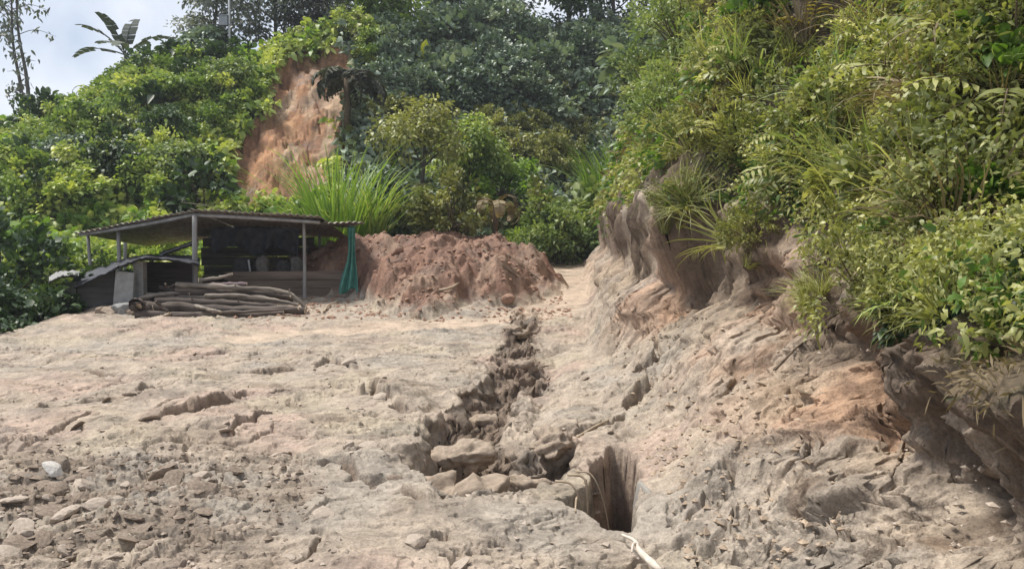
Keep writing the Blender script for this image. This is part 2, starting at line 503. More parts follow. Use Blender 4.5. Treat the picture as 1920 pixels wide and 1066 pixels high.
def leaf_mat(name, a, b, c, trans=.35, rough=.45, spread=.5):
    """leaf colour: old leaf a, common b, young c; chosen leaf by leaf (tint) and plant by plant"""
    m, t, p, o = mat(name)
    at_ = N(t, "ShaderNodeAttribute", attribute_name="leaf")
    oi = N(t, "ShaderNodeObjectInfo")
    ma = N(t, "ShaderNodeMath", operation='MULTIPLY_ADD')
    ma.inputs[1].default_value = spread; ma.inputs[2].default_value = -spread * .5
    t.links.new(oi.outputs['Random'], ma.inputs[0])
    ad = N(t, "ShaderNodeMath", operation='ADD')
    t.links.new(ma.outputs[0], ad.inputs[0]); t.links.new(at_.outputs['Fac'], ad.inputs[1])
    cr = N(t, "ShaderNodeValToRGB")
    cr.color_ramp.elements[0].position = .1; cr.color_ramp.elements[0].color = (*a, 1)
    cr.color_ramp.elements[1].position = .95; cr.color_ramp.elements[1].color = (*c, 1)
    e = cr.color_ramp.elements.new(.5); e.color = (*b, 1)
    t.links.new(ad.outputs[0], cr.inputs['Fac'])
    t.links.new(cr.outputs['Color'], p.inputs['Base Color'])
    p.inputs['Roughness'].default_value = rough
    p.inputs['Specular IOR Level'].default_value = .4
    tr = N(t, "ShaderNodeBsdfTranslucent")
    hs = N(t, "ShaderNodeMixRGB", blend_type='MULTIPLY')
    hs.inputs[0].default_value = 1; hs.inputs[2].default_value = (1.1, 1.15, .5, 1)
    t.links.new(cr.outputs['Color'], hs.inputs[1]); t.links.new(hs.outputs[0], tr.inputs['Color'])
    ms = N(t, "ShaderNodeMixShader"); ms.inputs[0].default_value = trans
    t.links.new(p.outputs[0], ms.inputs[1]); t.links.new(tr.outputs[0], ms.inputs[2])
    t.links.new(ms.outputs[0], o.inputs['Surface'])
    return m


def plain(name, a, b, scale=6, rough=.8, bump=.3, stretch=(1, 1, 1), metal=0, spec=.3):
    m, t, p, o = mat(name)
    tcn = N(t, "ShaderNodeTexCoord")
    mp = N(t, "ShaderNodeMapping"); mp.inputs['Scale'].default_value = stretch
    n1 = N(t, "ShaderNodeTexNoise", Scale=scale, Detail=7.0, Roughness=.65)
    t.links.new(tcn.outputs['Object'], mp.inputs['Vector']); t.links.new(mp.outputs[0], n1.inputs['Vector'])
    cr = N(t, "ShaderNodeValToRGB")
    cr.color_ramp.elements[0].position = .33; cr.color_ramp.elements[0].color = (*a, 1)
    cr.color_ramp.elements[1].position = .68; cr.color_ramp.elements[1].color = (*b, 1)
    t.links.new(n1.outputs['Fac'], cr.inputs['Fac']); t.links.new(cr.outputs['Color'], p.inputs['Base Color'])
    bu = N(t, "ShaderNodeBump", Strength=bump, Distance=.02)
    t.links.new(n1.outputs['Fac'], bu.inputs['Height']); t.links.new(bu.outputs[0], p.inputs['Normal'])
    p.inputs['Roughness'].default_value = rough; p.inputs['Metallic'].default_value = metal
    p.inputs['Specular IOR Level'].default_value = spec
    return m


M_MUD = earth_mat("pale_mud", 3.2, .55, var=.34)
M_HEAP = earth_mat("red_slide_soil", 3.5, .8)
M_SCAR = earth_mat("orange_subsoil", 1.0, 1.0, var=.55)
M_HILL = earth_mat("overgrown_hill_soil", 2.0, .7, rough=.9)  # dark soil between the plants, coloured by the vertex tint

# ------------------------------------------------------------------ object helpers
def tag(o, label=None, cat=None, group=None, kind=None):
    if label: o["label"] = label
    if cat: o["category"] = cat
    if group: o["group"] = group
    if kind: o["kind"] = kind
    return o


def link(name, me, parent=None):
    o = bpy.data.objects.new(name, me)
    COL.objects.link(o)
    if parent is not None:
        o.parent = parent
    return o


def empty(name, loc, rz=0.0):
    o = link(name, None)
    o.location = loc; o.rotation_euler = (0, 0, rz)
    return o


def npmesh(name, V, Fq, mats, attr=None, midx=None, smooth=True, vcol=None):
    """V (n,3); Fq list of (m,3) or (m,4) index arrays"""
    me = bpy.data.meshes.new(name)
    if not isinstance(Fq, (list, tuple)):
        Fq = [Fq]
    Fq = [np.asarray(f, np.int32) for f in Fq if len(f)]
    me.vertices.add(len(V))
    me.vertices.foreach_set("co", np.asarray(V, np.float32).ravel())
    nl = sum(f.size for f in Fq); npoly = sum(len(f) for f in Fq)
    me.loops.add(nl); me.polygons.add(npoly)
    me.loops.foreach_set("vertex_index", np.concatenate([f.ravel() for f in Fq]))
    tot = np.concatenate([np.full(len(f), f.shape[1], np.int32) for f in Fq])
    st = np.concatenate([[0], np.cumsum(tot)[:-1]]).astype(np.int32)
    me.polygons.foreach_set("loop_start", st)
    me.polygons.foreach_set("loop_total", tot)
    me.polygons.foreach_set("use_smooth", np.full(npoly, smooth, bool))
    if midx is not None:
        me.polygons.foreach_set("material_index", np.asarray(midx, np.int32))
    for m in (mats if isinstance(mats, (list, tuple)) else [mats]):
        me.materials.append(m)
    if attr is not None:
        a = me.attributes.new("leaf", 'FLOAT', 'POINT')
        a.data.foreach_set("value", np.asarray(attr, np.float32))
    if vcol is not None:
        a = me.color_attributes.new("tint", 'FLOAT_COLOR', 'POINT')
        a.data.foreach_set("color", np.concatenate([vcol, np.ones((len(vcol), 1))], 1).astype(np.float32).ravel())
    me.update(calc_edges=True)
    me.validate()
    return me


def norm(v):
    return v / np.maximum(np.linalg.norm(v, axis=-1, keepdims=True), 1e-9)


class Geo:
    """collects vertices, faces and one leaf value per vertex"""
    def __init__(s):
        s.V = []; s.T = []; s.Q = []; s.A = []; s.n = 0

    def add(s, V, T=None, Q=None, A=None):
        V = np.asarray(V, float)
        if T is not None and len(T): s.T.append(np.asarray(T) + s.n)
        if Q is not None and len(Q): s.Q.append(np.asarray(Q) + s.n)
        s.V.append(V); s.A.append(np.full(len(V), .5) if A is None else np.asarray(A, float))
        s.n += len(V)

    def mesh(s, name, mats, smooth=True):
        f = []
        if s.T: f.append(np.concatenate(s.T))
        if s.Q: f.append(np.concatenate(s.Q))
        return npmesh(name, np.concatenate(s.V), f, mats, np.concatenate(s.A), smooth=smooth)

    # many folded leaves at once
    def leaves(s, P, D, L, W, A, droop=.25, rs=RS, nrm=None):
        n = len(P)
        D = norm(np.asarray(D, float))
        L = np.broadcast_to(L, (n,))[:, None]; W = np.broadcast_to(W, (n,))[:, None]
        if nrm is None:
            nrm = np.array([0, 0, 1.0]) + .55 * rs.randn(n, 3)
        sd = norm(np.cross(D, nrm)); up = norm(np.cross(sd, D))
        dz = np.array([0, 0, 1.0])
        q = .16 * rs.randn(n, 1)
        a1 = P + D * L * .27 - dz * L * droop * .07; a2 = P + D * L * .66 - dz * L * droop * .43
        v1 = a1 + sd * W * .44 + up * W * (.12 + q); v2 = a1 - sd * W * .44 + up * W * (.12 - q)
        v3 = a2 + sd * W * .40 + up * W * (.10 - q); v4 = a2 - sd * W * .40 + up * W * (.10 + q)
        v5 = P + D * L - dz * L * droop
        V = np.stack([P, v1, v2, v3, v4, v5], 1).reshape(-1, 3)
        b = (np.arange(n) * 6)[:, None]
        T = np.concatenate([b + np.array([[0, 1, 2]]), b + np.array([[1, 3, 4]]), b + np.array([[1, 4, 2]]), b + np.array([[3, 5, 4]])])
        s.add(V, T=T, A=np.repeat(np.broadcast_to(A, (n,)), 6))

    # the same with a rounder outline, for large leaves
    def bigleaves(s, P, D, L, W, A, droop=.35, rs=RS):
        n = len(P)
        D = norm(np.asarray(D, float))
        L = np.broadcast_to(L, (n,))[:, None]; W = np.broadcast_to(W, (n,))[:, None]
        sd = norm(np.cross(D, np.array([0, 0, 1.0]) + .45 * rs.randn(n, 3))); up = norm(np.cross(sd, D))
        dz = np.array([0, 0, 1.0]); rows = []
        for f_, wf in ((0, .0), (.10, .42), (.28, .92), (.50, 1.0), (.72, .74), (.90, .30), (1.0, .0)):
            c = P + D * L * f_ - dz * L * droop * f_ * f_
            wv = .06 * rs.randn(n, 1)
            rows += [c + sd * W * wf * .5 + up * W * wf * (.13 + wv), c, c - sd * W * wf * .5 + up * W * wf * (.13 - wv)]
        V = np.stack(rows, 1); m = V.shape[1]
        b = (np.arange(n) * m)[:, None]; Q = []
        for k in range(6):
            for j in (0, 1):
                Q.append(b + np.array([[3 * k + j, 3 * k + j + 1, 3 * k + j + 4, 3 * k + j + 3]]))
        s.add(V.reshape(-1, 3), Q=np.concatenate(Q), A=np.repeat(np.broadcast_to(A, (n,)), m))

    # arching blades (grass, fronds)
    def blades(s, P, az, el, L, W, A, bend=1.0, seg=5, rs=RS):
        n = len(P)
        L = np.broadcast_to(L, (n,)); W = np.broadcast_to(W, (n,)); bend = np.broadcast_to(bend, (n,))
        c = P.copy(); rows = []
        e = el.copy()
        sd = np.stack([-np.sin(az), np.cos(az), np.zeros(n)], -1)
        sd = norm(sd + .25 * rs.randn(n, 3))
        for k in range(seg + 1):
            f = k / seg
            wk = (W * (1 - f) ** .7 * (.55 + 1.2 * f * (1 - f) + .25))[:, None]
            rows.append(c + sd * wk * .5); rows.append(c - sd * wk * .5)
            d = np.stack([np.cos(e) * np.cos(az), np.cos(e) * np.sin(az), np.sin(e)], -1)
            c = c + d * (L / seg)[:, None]
            e = e - bend * (.25 + f)
        V = np.stack(rows, 1)                                   # n, 2(seg+1), 3
        m = 2 * (seg + 1)
        b = (np.arange(n) * m)[:, None]
        Q = np.concatenate([b + np.array([[2 * k, 2 * k + 2, 2 * k + 3, 2 * k + 1]]) for k in range(seg)])
        s.add(V.reshape(-1, 3), Q=Q, A=np.repeat(np.broadcast_to(A, (n,)), m))

    def tube(s, pts, rad, sides=6, A=.5, cap=True, wob=0.0, rs=RS):
        pts = np.asarray(pts, float); n = len(pts)
        rad = np.broadcast_to(rad, (n,))
        tg = norm(np.gradient(pts, axis=0))
        ref = np.array([0, 0, 1.0]) if abs(tg[:, 2]).mean() < .8 else np.array([1.0, 0, 0])
        a = norm(np.cross(tg, ref)); b = np.cross(tg, a)
        th = np.linspace(0, 2 * np.pi, sides, endpoint=False)
        R = rad[:, None] * (1 + wob * rs.randn(n, sides))
        V = pts[:, None] + a[:, None] * (np.cos(th)[None, :, None] * R[..., None]) + b[:, None] * (np.sin(th)[None, :, None] * R[..., None])
        Q = []
        for i in range(n - 1):
            for j in range(sides):
                k = (j + 1) % sides
                Q.append((i * sides + j, i * sides + k, (i + 1) * sides + k, (i + 1) * sides + j))
        V = V.reshape(-1, 3); T = []
        if cap:
            V = np.concatenate([V, pts[:1], pts[-1:]])
            for j in range(sides):
                k = (j + 1) % sides
                T.append((n * sides, k, j)); T.append((n * sides + 1, (n - 1) * sides + j, (n - 1) * sides + k))
        s.add(V, T=T, Q=Q, A=np.full(len(V), A))

    def box(s, c, size, R=None, A=.5, jit=0.0, rs=RS):
        x, y, z = np.array(size) / 2
        V = np.array([(-x, -y, -z), (x, -y, -z), (x, y, -z), (-x, y, -z), (-x, -y, z), (x, -y, z), (x, y, z), (-x, y, z)], float)
        V += jit * rs.randn(8, 3)
        if R is not None:
            V = V @ np.array(R.to_3x3()).T
        s.add(V + np.array(c), Q=[(0, 3, 2, 1), (4, 5, 6, 7), (0, 1, 5, 4), (1, 2, 6, 5), (2, 3, 7, 6), (3, 0, 4, 7)], A=np.full(8, A))


def bez(pts, n=12):
    """smooth curve through points (Catmull-Rom)"""
    p = np.asarray(pts, float)
    p = np.concatenate([[2 * p[0] - p[1]], p, [2 * p[-1] - p[-2]]])
    out = []
    for i in range(1, len(p) - 2):
        for t in np.linspace(0, 1, n, endpoint=False):
            a, b, c, d = p[i - 1], p[i], p[i + 1], p[i + 2]
            out.append(.5 * ((2 * b) + (-a + c) * t + (2 * a - 5 * b + 4 * c - d) * t * t + (-a + 3 * b - 3 * c + d) * t ** 3))
    out.append(p[-2])
    return np.array(out)


# ------------------------------------------------------------------ build the terrain sheets
def build_terrain():
    ys = np.concatenate([np.exp(np.linspace(math.log(1.6), math.log(3.6), 60, endpoint=False)), np.exp(np.linspace(math.log(3.6), math.log(26), 1080, endpoint=False)), np.exp(np.linspace(math.log(26), math.log(80), 330))])
    us = np.concatenate([np.linspace(-1.15, -.70, 90, endpoint=False), np.linspace(-.70, .72, 1010, endpoint=False), np.linspace(.72, 1.3, 120)])
    U, Y = np.meshgrid(us, ys)
    X = U * Y
    z, cls, mk = terrain(X.ravel(), Y.ravel(), True)
    x = X.ravel(); y = Y.ravel()
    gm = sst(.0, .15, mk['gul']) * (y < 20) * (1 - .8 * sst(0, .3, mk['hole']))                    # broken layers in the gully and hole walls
    lay = fbm(z * 9, (x + y) * 2.2, 3, 230); lay2 = fbm(z * 9 + 40, (x - y) * 2.2, 3, 233)
    V = np.stack([x + overhang(x, y, z, mk) + .05 * gm * lay, y + .07 * gm * lay2, z], -1)
    # albedo: patches of differently coloured soil
    def mixc(c, a, t):
        return c * (1 - t[:, None]) + np.array(a)[None] * t[:, None]
    n1 = fbm(x * .45, y * .45, 3, 200); n2 = fbm(x * .7, y * .7, 3, 205); n3 = fbm(x * 1.6, y * 1.6, 3, 210); n4 = fbm(x * .3, y * .3, 2, 215)
    c = np.tile(np.array([.43, .355, .28]), (len(x), 1))
    c = mixc(c, (.45, .345, .275), sst(.05, .5, n1))            # pinkish
    c = mixc(c, (.44, .375, .28), .7 * sst(.1, .55, n2))       # yellowish
    c = mixc(c, (.385, .34, .285), .8 * sst(.1, .6, -n1))      # grey
    c = mixc(c, (.30, .235, .175), .55 * sst(.25, .7, n3))    # damp brown
    c = mixc(c, (.27, .215, .165), .85 * mk['rub'] * sst(-.4, .4, n3))
    c = mixc(c, (.21, .155, .115), .88 * np.maximum(mk['gul'], mk['crk'] * sst(-.6, .1, n3)))             # damp subsoil in the gully, plus shade painted into cracks and hole
    # track of smooth wet silt
    trk = bez(np.array([(-5.0, 15.4), (-2.5, 16.8), (0, 18.0), (1.3, 20.5), (1.9, 24), (1.9, 28), (1.7, 33)]), 8)
    d, _, _ = polyline(x + .25 * n3, y, trk)
    c = mixc(c, (.55, .43, .325), .8 * sst(1.0, .3, d) * (y > 13))
    # bank: browner, orange where fresh
    bk = sst(.25, .7, mk['sc']) * (mk['sc'] > 0)
    c = mixc(c, (.40, .30, .21), .65 * bk * sst(-.5, .4, n2))
    c = mixc(c, (.50, .32, .21), .85 * bk * sst(-.15, .4, n1 + .3 * n3) * (y > 5) * (y < 13))
    c = mixc(c, (.25, .175, .12), .7 * bk * sst(.1, .6, n3 - .2))
    topsoil_shade = sst(.70, .92, mk['sc'] + .14 * n3) * np.exp(-mk['d'] / .5) * sst(-.35, .25, n2 + .4 * n1 + .5 * ((y > 12.3 * BS) & (y < 15 * BS)) + .5 * (y < 5.4 * BS))
    c = mixc(c, (.125, .088, .062), .85 * topsoil_shade)                  # dark topsoil under the turf, plus shade painted into alcove and undercut
    heap = cls == 1
    ch = mixc(np.tile(np.array([.29, .17, .12]), (len(x), 1)), (.255, .15, .105), sst(.1, .6, n3))
    ch = mixc(ch, (.37, .25, .18), sst(.0, .6, n2))
    hm = sst(.03, .16, mk['mm'] + .05 * n3) * (~mk['hill'])
    hm = hm * sst(1.9, 1.3, x)
    c = mixc(c, (0, 0, 0), 0 * hm) * (1 - hm[:, None]) + ch * hm[:, None]
    cs = mixc(np.tile(np.array([.38, .20, .105]), (len(x), 1)), (.45, .265, .145), sst(-.1, .5, n3))
    cs = mixc(cs, (.25, .125, .07), .8 * sst(.1, .5, -n2))
    cs = mixc(cs, (.48, .345, .23), .8 * sst(.1, .45, fbm(x * .9, y * .35, 3, 220)))
    cs = mixc(cs, (.20, .115, .065), .6 * sst(.3, .55, fbm(x * 1.4, y * 1.1, 4, 224, .65)))
    c[cls == 2] = cs[cls == 2]
    cv = mixc(np.tile(np.array([.055, .062, .028]), (len(x), 1)), (.12, .09, .055), sst(.1, .6, n3))
    cr_ = mixc(np.tile(np.array([.15, .115, .075]), (len(x), 1)), (.10, .10, .05), sst(-.1, .4, n2))
    cv = np.where(((x > 1.5) & (mk['d'] > 0))[:, None], cr_, cv)
    c[cls == 3] = cv[cls == 3]
    R_, C_ = X.shape
    idx = np.arange(R_ * C_).reshape(R_, C_)
    q = np.stack([idx[:-1, :-1], idx[:-1, 1:], idx[1:, 1:], idx[1:, :-1]], -1).reshape(-1, 4)
    qc = np.max(cls[q], axis=1)
    out = {}
    for k, nm, m, lab, cat in ((0, "ground", M_MUD, "pale tan landslide mud, cracked and trenched, filling the foreground", "ground"),
                               (1, "soil_heap", M_HEAP, "reddish heap of slide earth beside the shed", "soil heap"),
                               (2, "landslide_scar", M_SCAR, "bare orange landslide scar on the left hill", "landslide scar"),
                               (3, "hillside", M_HILL, "overgrown hill slopes around the mud flow", "hillside")):
        f = q[qc == k]
        used = np.unique(f)
        re = np.full(len(x), -1, np.int64); re[used] = np.arange(len(used))
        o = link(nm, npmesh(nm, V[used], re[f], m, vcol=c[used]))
        tag(o, lab, cat, kind='structure')
        out[k] = (V, f)
    return out


TERR = build_terrain()
VV, HF = TERR[3]

# ------------------------------------------------------------------ vegetation
G_RIGHT = leaf_mat("leaf_yellow_green", (0.146, 0.171, 0.055), (0.336, 0.354, 0.122), (0.610, 0.586, 0.232))
G_LEFT = leaf_mat("leaf_fresh_green", (0.115, 0.189, 0.049), (0.304, 0.398, 0.101), (0.594, 0.620, 0.189))
G_DARK = leaf_mat("leaf_grey_green", (.095, .14, .10), (.20, .265, .19), (.37, .43, .32), trans=.2)
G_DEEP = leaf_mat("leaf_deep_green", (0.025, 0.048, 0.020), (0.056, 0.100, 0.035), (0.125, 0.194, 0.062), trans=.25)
G_LIME = leaf_mat("leaf_lime", (0.084, 0.156, 0.030), (0.168, 0.288, 0.048), (0.312, 0.432, 0.096), trans=.4)
G_PALE = leaf_mat("leaf_pale_lime", (.14, .20, .07), (.26, .33, .12), (.42, .46, .20), trans=.35)
G_DRY = leaf_mat("leaf_dry_straw", (.12, .085, .045), (.22, .17, .095), (.36, .29, .17), trans=.25, rough=.7)
G_OLIVE = leaf_mat("leaf_olive", (0.111, 0.124, 0.042), (0.247, 0.260, 0.083), (0.416, 0.416, 0.143), trans=.25)
G_SKY = leaf_mat("leaf_thin_dark", (.085, .095, .088), (.16, .18, .165), (.28, .30, .27), trans=.25)
G_BANANA = leaf_mat("leaf_banana_grey", (.045, .055, .045), (.08, .095, .078), (.13, .15, .12), trans=.2, rough=.8)
M_STEM = plain("stem_brown", (.07, .05, .03), (.16, .12, .075), 8, .85)
M_TRUNK = plain("trunk_grey", (.06, .055, .05), (.13, .12, .105), 6, .85, stretch=(1, 1, .2))


def g_shrub(rs, R=.7, ncl=26, per=26, leaf=.16, wid=.5, h=1.1, big=False):
    """leaf clumps on branching stems; returns foliage Geo, stem Geo"""
    f, st = Geo(), Geo()
    for k in range(ncl):
        az = rs.rand() * 6.283; el = math.asin(min(1, rs.rand() * 1.02))
        rr = R * (.55 + .55 * rs.rand())
        c = np.array([math.cos(az) * math.cos(el) * rr, math.sin(az) * math.cos(el) * rr, .12 * h + math.sin(el) * rr * h / R * .9])
        mid = c * np.array([.35, .35, .5]) + rs.randn(3) * .04
        st.tube(bez([np.array([0, 0, -.15]), mid, c], 4), np.linspace(.018, .005, 9), 4, cap=False)
        n = int(per * (.6 + .8 * rs.rand()))
        cr = R * (.20 + .16 * rs.rand())
        off = norm(rs.randn(n, 3)) * (rs.rand(n, 1) ** .5) * cr * np.array([1, 1, .75])
        d = norm(off + .5 * norm(c) + np.array([0, 0, .10]) + .35 * rs.randn(n, 3))
        tint = np.clip(.45 + .16 * rs.randn() + .14 * rs.randn(n), 0, 1)
        L = leaf * (.6 + .8 * rs.rand(n))
        (f.bigleaves if big else f.leaves)(c + off, d, L, L * wid * (.8 + .4 * rs.rand(n)), tint, droop=.15 + .4 * rs.rand(), rs=rs)
    return f, st


def g_grass(rs, n=70, L=.8, W=.022, spread=.16, el0=1.25, bend=.42, dry=0.0):
    f = Geo()
    az = rs.rand(n) * 6.283; r = spread * rs.rand(n) ** .5
    P = np.stack([r * np.cos(az), r * np.sin(az), np.full(n, -.05)], -1)
    el = el0 - .55 * rs.rand(n) ** 1.5
    f.blades(P, az + .5 * rs.randn(n), el, L * (.5 + .6 * rs.rand(n)), W * (.7 + .6 * rs.rand(n)), np.clip(.5 + .22 * rs.randn(n), 0, 1), bend * (.4 + .9 * rs.rand(n)), 6, rs)
    return f


def g_fern(rs, nf=11, L=.8, leaf=.17, el0=1.0, bend=.28, pairs=13):
    f, st = Geo(), Geo()
    for k in range(nf):
        az = 6.283 * (k + .6 * rs.rand()) / nf; e = el0 - .5 * rs.rand(); l = L * (.65 + .5 * rs.rand())
        p = np.array([0, 0, -.03]); pts = [p]
        for q in range(10):
            p = p + l / 10 * np.array([math.cos(e) * math.cos(az), math.cos(e) * math.sin(az), math.sin(e)])
            pts.append(p); e -= bend * (.3 + q / 10)
        pts = np.array(pts)
        st.tube(pts, np.linspace(.009, .003, 11), 4, cap=False)
        tt = np.linspace(.18, 1, pairs); Pm = np.stack([np.interp(tt * 10, np.arange(11), pts[:, i]) for i in range(3)], -1)
        tg = norm(np.gradient(Pm, axis=0)); sd = norm(np.cross(tg, np.array([0, 0, 1.0])))
        tint = np.clip(.5 + .15 * rs.randn(), 0, 1)
        ll = leaf * np.sin(np.clip(tt * 1.15, 0, 1) * np.pi * .86 + .25)
        for sg in (-1, 1):
            f.leaves(Pm, sd * sg + tg * .45 + rs.randn(pairs, 3) * .08, np.maximum(ll, .03), leaf * .2, np.clip(tint + .1 * rs.randn(pairs), 0, 1), droop=.3, rs=rs, nrm=np.tile([0, 0, 1.0], (pairs, 1)) + .2 * rs.randn(pairs, 3))
    return f, st


def g_paddle(rs, n=7, L=1.3, W=.36, stem=.9, el0=1.15, bend=.22, seg=10, torn=.5, azs=None, els=None):
    """banana-like plant: blades with a midrib, torn edges, on a short trunk"""
    F_, st = [], Geo()
    st.tube([(0, 0, -.2), (.02, 0, stem * .5), (0, .02, stem)], [.10, .085, .06], 8)
    for k in range(n):
        f = Geo(); F_.append(f)
        az = azs[k] if azs else 6.283 * (k + .5 * rs.rand()) / n
        e = els[k] if els else el0 - .7 * rs.rand()
        l = L * (.8 + .35 * rs.rand())
        c = np.array([0, 0, stem * .95]); pts = [c]; el_ = [e]
        for q in range(seg):
            c = c + l / seg * np.array([math.cos(e) * math.cos(az), math.cos(e) * math.sin(az), math.sin(e)])
            e -= bend * (.2 + 1.2 * q / seg); pts.append(c)
        pts = np.array(pts); f.tube(pts[:seg - 1], np.linspace(.028, .008, seg - 1), 5, A=.3, cap=False)
        tg = norm(np.gradient(pts, axis=0)); sd = np.array([-math.sin(az), math.cos(az), 0]); up = np.cross(tg, sd)
        tint = np.clip(.5 + .2 * rs.randn(), 0, 1)
        for sg in (-1, 1):
            for q in range(2, seg):
                if rs.rand() < torn * .25: continue
                f0, f1 = q / seg, (q + 1) / seg
                w0 = W * math.sin(min(1, f0 * 1.02) * 3.0) ** .6 * .5; w1 = W * max(0.02, math.sin(min(1.03, f1) * 3.0)) ** .6 * .5
                dr = -.25 * rs.rand()
                a, b = pts[q], pts[q + 1] - (pts[q + 1] - pts[q]) * .03
                V = [a, b, b + sd * sg * w1 + up[q] * w1 * dr + tg[q] * .05, a + sd * sg * w0 + up[q] * w0 * dr + tg[q] * .05]
                f.add(V, Q=[(0, 1, 2, 3) if sg > 0 else (3, 2, 1, 0)], A=np.full(4, np.clip(tint + .08 * rs.randn(), 0, 1)))
    return F_, st


def g_tree(rs, H=5.0, R=1.6, nb=16, per=70, leaf=.26, wid=.55, bare=.45, tr=.11, lean=(0, 0), tree_top=.25):
    f, st = Geo(), Geo()
    top = np.array([lean[0], lean[1], H])
    tp = bez([np.array([0, 0, -.4]), top * .35 + np.append(rs.randn(2) * .06 * H * .3, 0), top * .7 + np.append(rs.randn(2) * .05 * H * .3, 0), top], 6)
    st.tube(tp, np.linspace(tr, tr * .25, len(tp)), 7)
    for k in range(nb):
        fr = bare + (1 - bare) * (k + rs.rand()) / nb
        b = np.array([np.interp(fr * (len(tp) - 1), np.arange(len(tp)), tp[:, i]) for i in range(3)])
        az = k * 2.4 + rs.rand(); sp = R * (1.0 - (1 - tree_top) * max(0, (fr - bare) / (1 - bare)) ** 1.5) * (.6 + .5 * rs.rand())
        tip = b + np.array([math.cos(az) * sp, math.sin(az) * sp, sp * (.25 + .35 * rs.rand())])
        mid = (b + tip) / 2 + rs.randn(3) * .08 * R + np.array([0, 0, .1 * R])
        st.tube(bez([b, mid, tip], 4), np.linspace(tr * .35, tr * .08, 9), 5, cap=False)
        for c, fac in ((tip, 1.0), (mid, .7)):
            n = int(per * fac * (.6 + .7 * rs.rand())); cr = R * (.30 + .2 * rs.rand()) * (.7 + .3 * fac)
            off = norm(rs.randn(n, 3)) * (rs.rand(n, 1) ** .45) * cr * np.array([1, 1, .62])
            d = norm(off + np.array([0, 0, -.05 * cr]) + .45 * cr * rs.randn(n, 3))
            tint = np.clip(.45 + .17 * rs.randn() + .13 * rs.randn(n), 0, 1)
            L = leaf * (.6 + .8 * rs.rand(n))
            f.leaves(c + off, d, L, L * wid, tint, droop=.3, rs=rs)
    return f, st


def one_mesh(name, f, st, mf, ms):
    """foliage and stems in one mesh (plants too small in the picture to show parts)"""
    g = Geo(); nf = 0
    V = list(f.V); T = list(f.T); Q = list(f.Q); A = list(f.A); off = f.n
    fT = np.concatenate(T) if T else np.zeros((0, 3), int); fQ = np.concatenate(Q) if Q else np.zeros((0, 4), int)
    sT = np.concatenate(st.T) + off if st.T else np.zeros((0, 3), int); sQ = np.concatenate(st.Q) + off if st.Q else np.zeros((0, 4), int)
    faces = [a for a in (np.concatenate([fT, sT]), np.concatenate([fQ, sQ])) if len(a)]
    mi = []
    if len(fT) + len(sT): mi += [0] * len(fT) + [1] * len(sT)
    if len(fQ) + len(sQ): mi += [0] * len(fQ) + [1] * len(sQ)
    return npmesh(name, np.concatenate(V + st.V), faces, [mf, ms], np.concatenate(A + st.A), midx=mi)


def plant(name, loc, f, st, mf, ms, label, cat, group=None, rz=0.0, sc=1.0, pn_=("foliage", "stem"), rot=None):
    r = empty(name, loc, rz)
    if rot is not None: r.rotation_euler = rot
    r.scale = (sc, sc, sc)
    for g in (f if isinstance(f, list) else [f]):
        link(pn_[0], g.mesh(pn_[0], mf), r)
    if st is not None: link(pn_[1], st.mesh(pn_[1], ms), r)
    return tag(r, label, cat, group)


def copy_tree(o, loc, rz, sc):
    c = o.copy(); COL.objects.link(c)
    for ch in o.children:
        k = ch.copy(); COL.objects.link(k); k.parent = c
    c.location = loc; c.rotation_euler = (0, 0, rz); c.scale = (sc, sc, sc)
    return c


# --- ground cover on the slopes: uncountable leaves, one object per slope
def undergrowth(name, sel, n, leaf, hgt, m, label, seed, wpow=1.0, patch=None, slim=1.0):
    rs = np.random.RandomState(seed)
    f = HF[sel]
    a, b, c, d = (VV[f[:, i]] for i in range(4))
    ar = .5 * np.linalg.norm(np.cross(c - a, d - b), axis=1)
    ctr = (a + b + c + d) / 4
    wgt = ar / np.maximum(ctr[:, 1], 4) ** wpow
    if patch is not None:
        wgt = wgt * sst(patch, patch + .15, fbm(ctr[:, 0] * .7 + ctr[:, 2] * .5 + seed, ctr[:, 1] * .5 + ctr[:, 2] * .6, 3, 340 + seed))
    k = rs.choice(len(f), n, p=wgt / wgt.sum())
    s, t = rs.rand(n, 1), rs.rand(n, 1)
    P = (a[k] * (1 - s) + b[k] * s) * (1 - t) + (d[k] * (1 - s) + c[k] * s) * t
    nr = norm(np.cross(c[k] - a[k], d[k] - b[k]))
    fr = P[:, 0] * .9 + P[:, 2] * .5; fs = P[:, 1] * .7 + P[:, 2] * .8
    cl = fbm(fr, fs, 3, 300 + seed % 50)
    hh = hgt * np.clip(.45 + .9 * cl, .05, 1.5) * rs.rand(n) ** .6
    P = P + nr * (hh * .7)[:, None] + np.array([0, 0, 1.0]) * (hh * .5)[:, None]
    D = norm(nr * .7 + rs.randn(n, 3) * .75 + np.array([0, 0, .1]))
    cl2 = fbm(fr * .45 + 9, fs * .45, 3, 320)
    tint = np.clip(.42 + .42 * cl2 + .15 * rs.randn(n), 0, 1)
    L = leaf * (.5 + 1.0 * rs.rand(n)) * np.clip(ctr[k][:, 1] / 20, .38, 1.45)
    g = Geo()
    g.leaves(P, D, L, L * (.38 + .3 * rs.rand(n)) * slim, tint, droop=.35, rs=rs, nrm=nr + .6 * rs.randn(n, 3))
    o = link(name, g.mesh(name, m))
    tag(o, label, "undergrowth", kind='stuff')


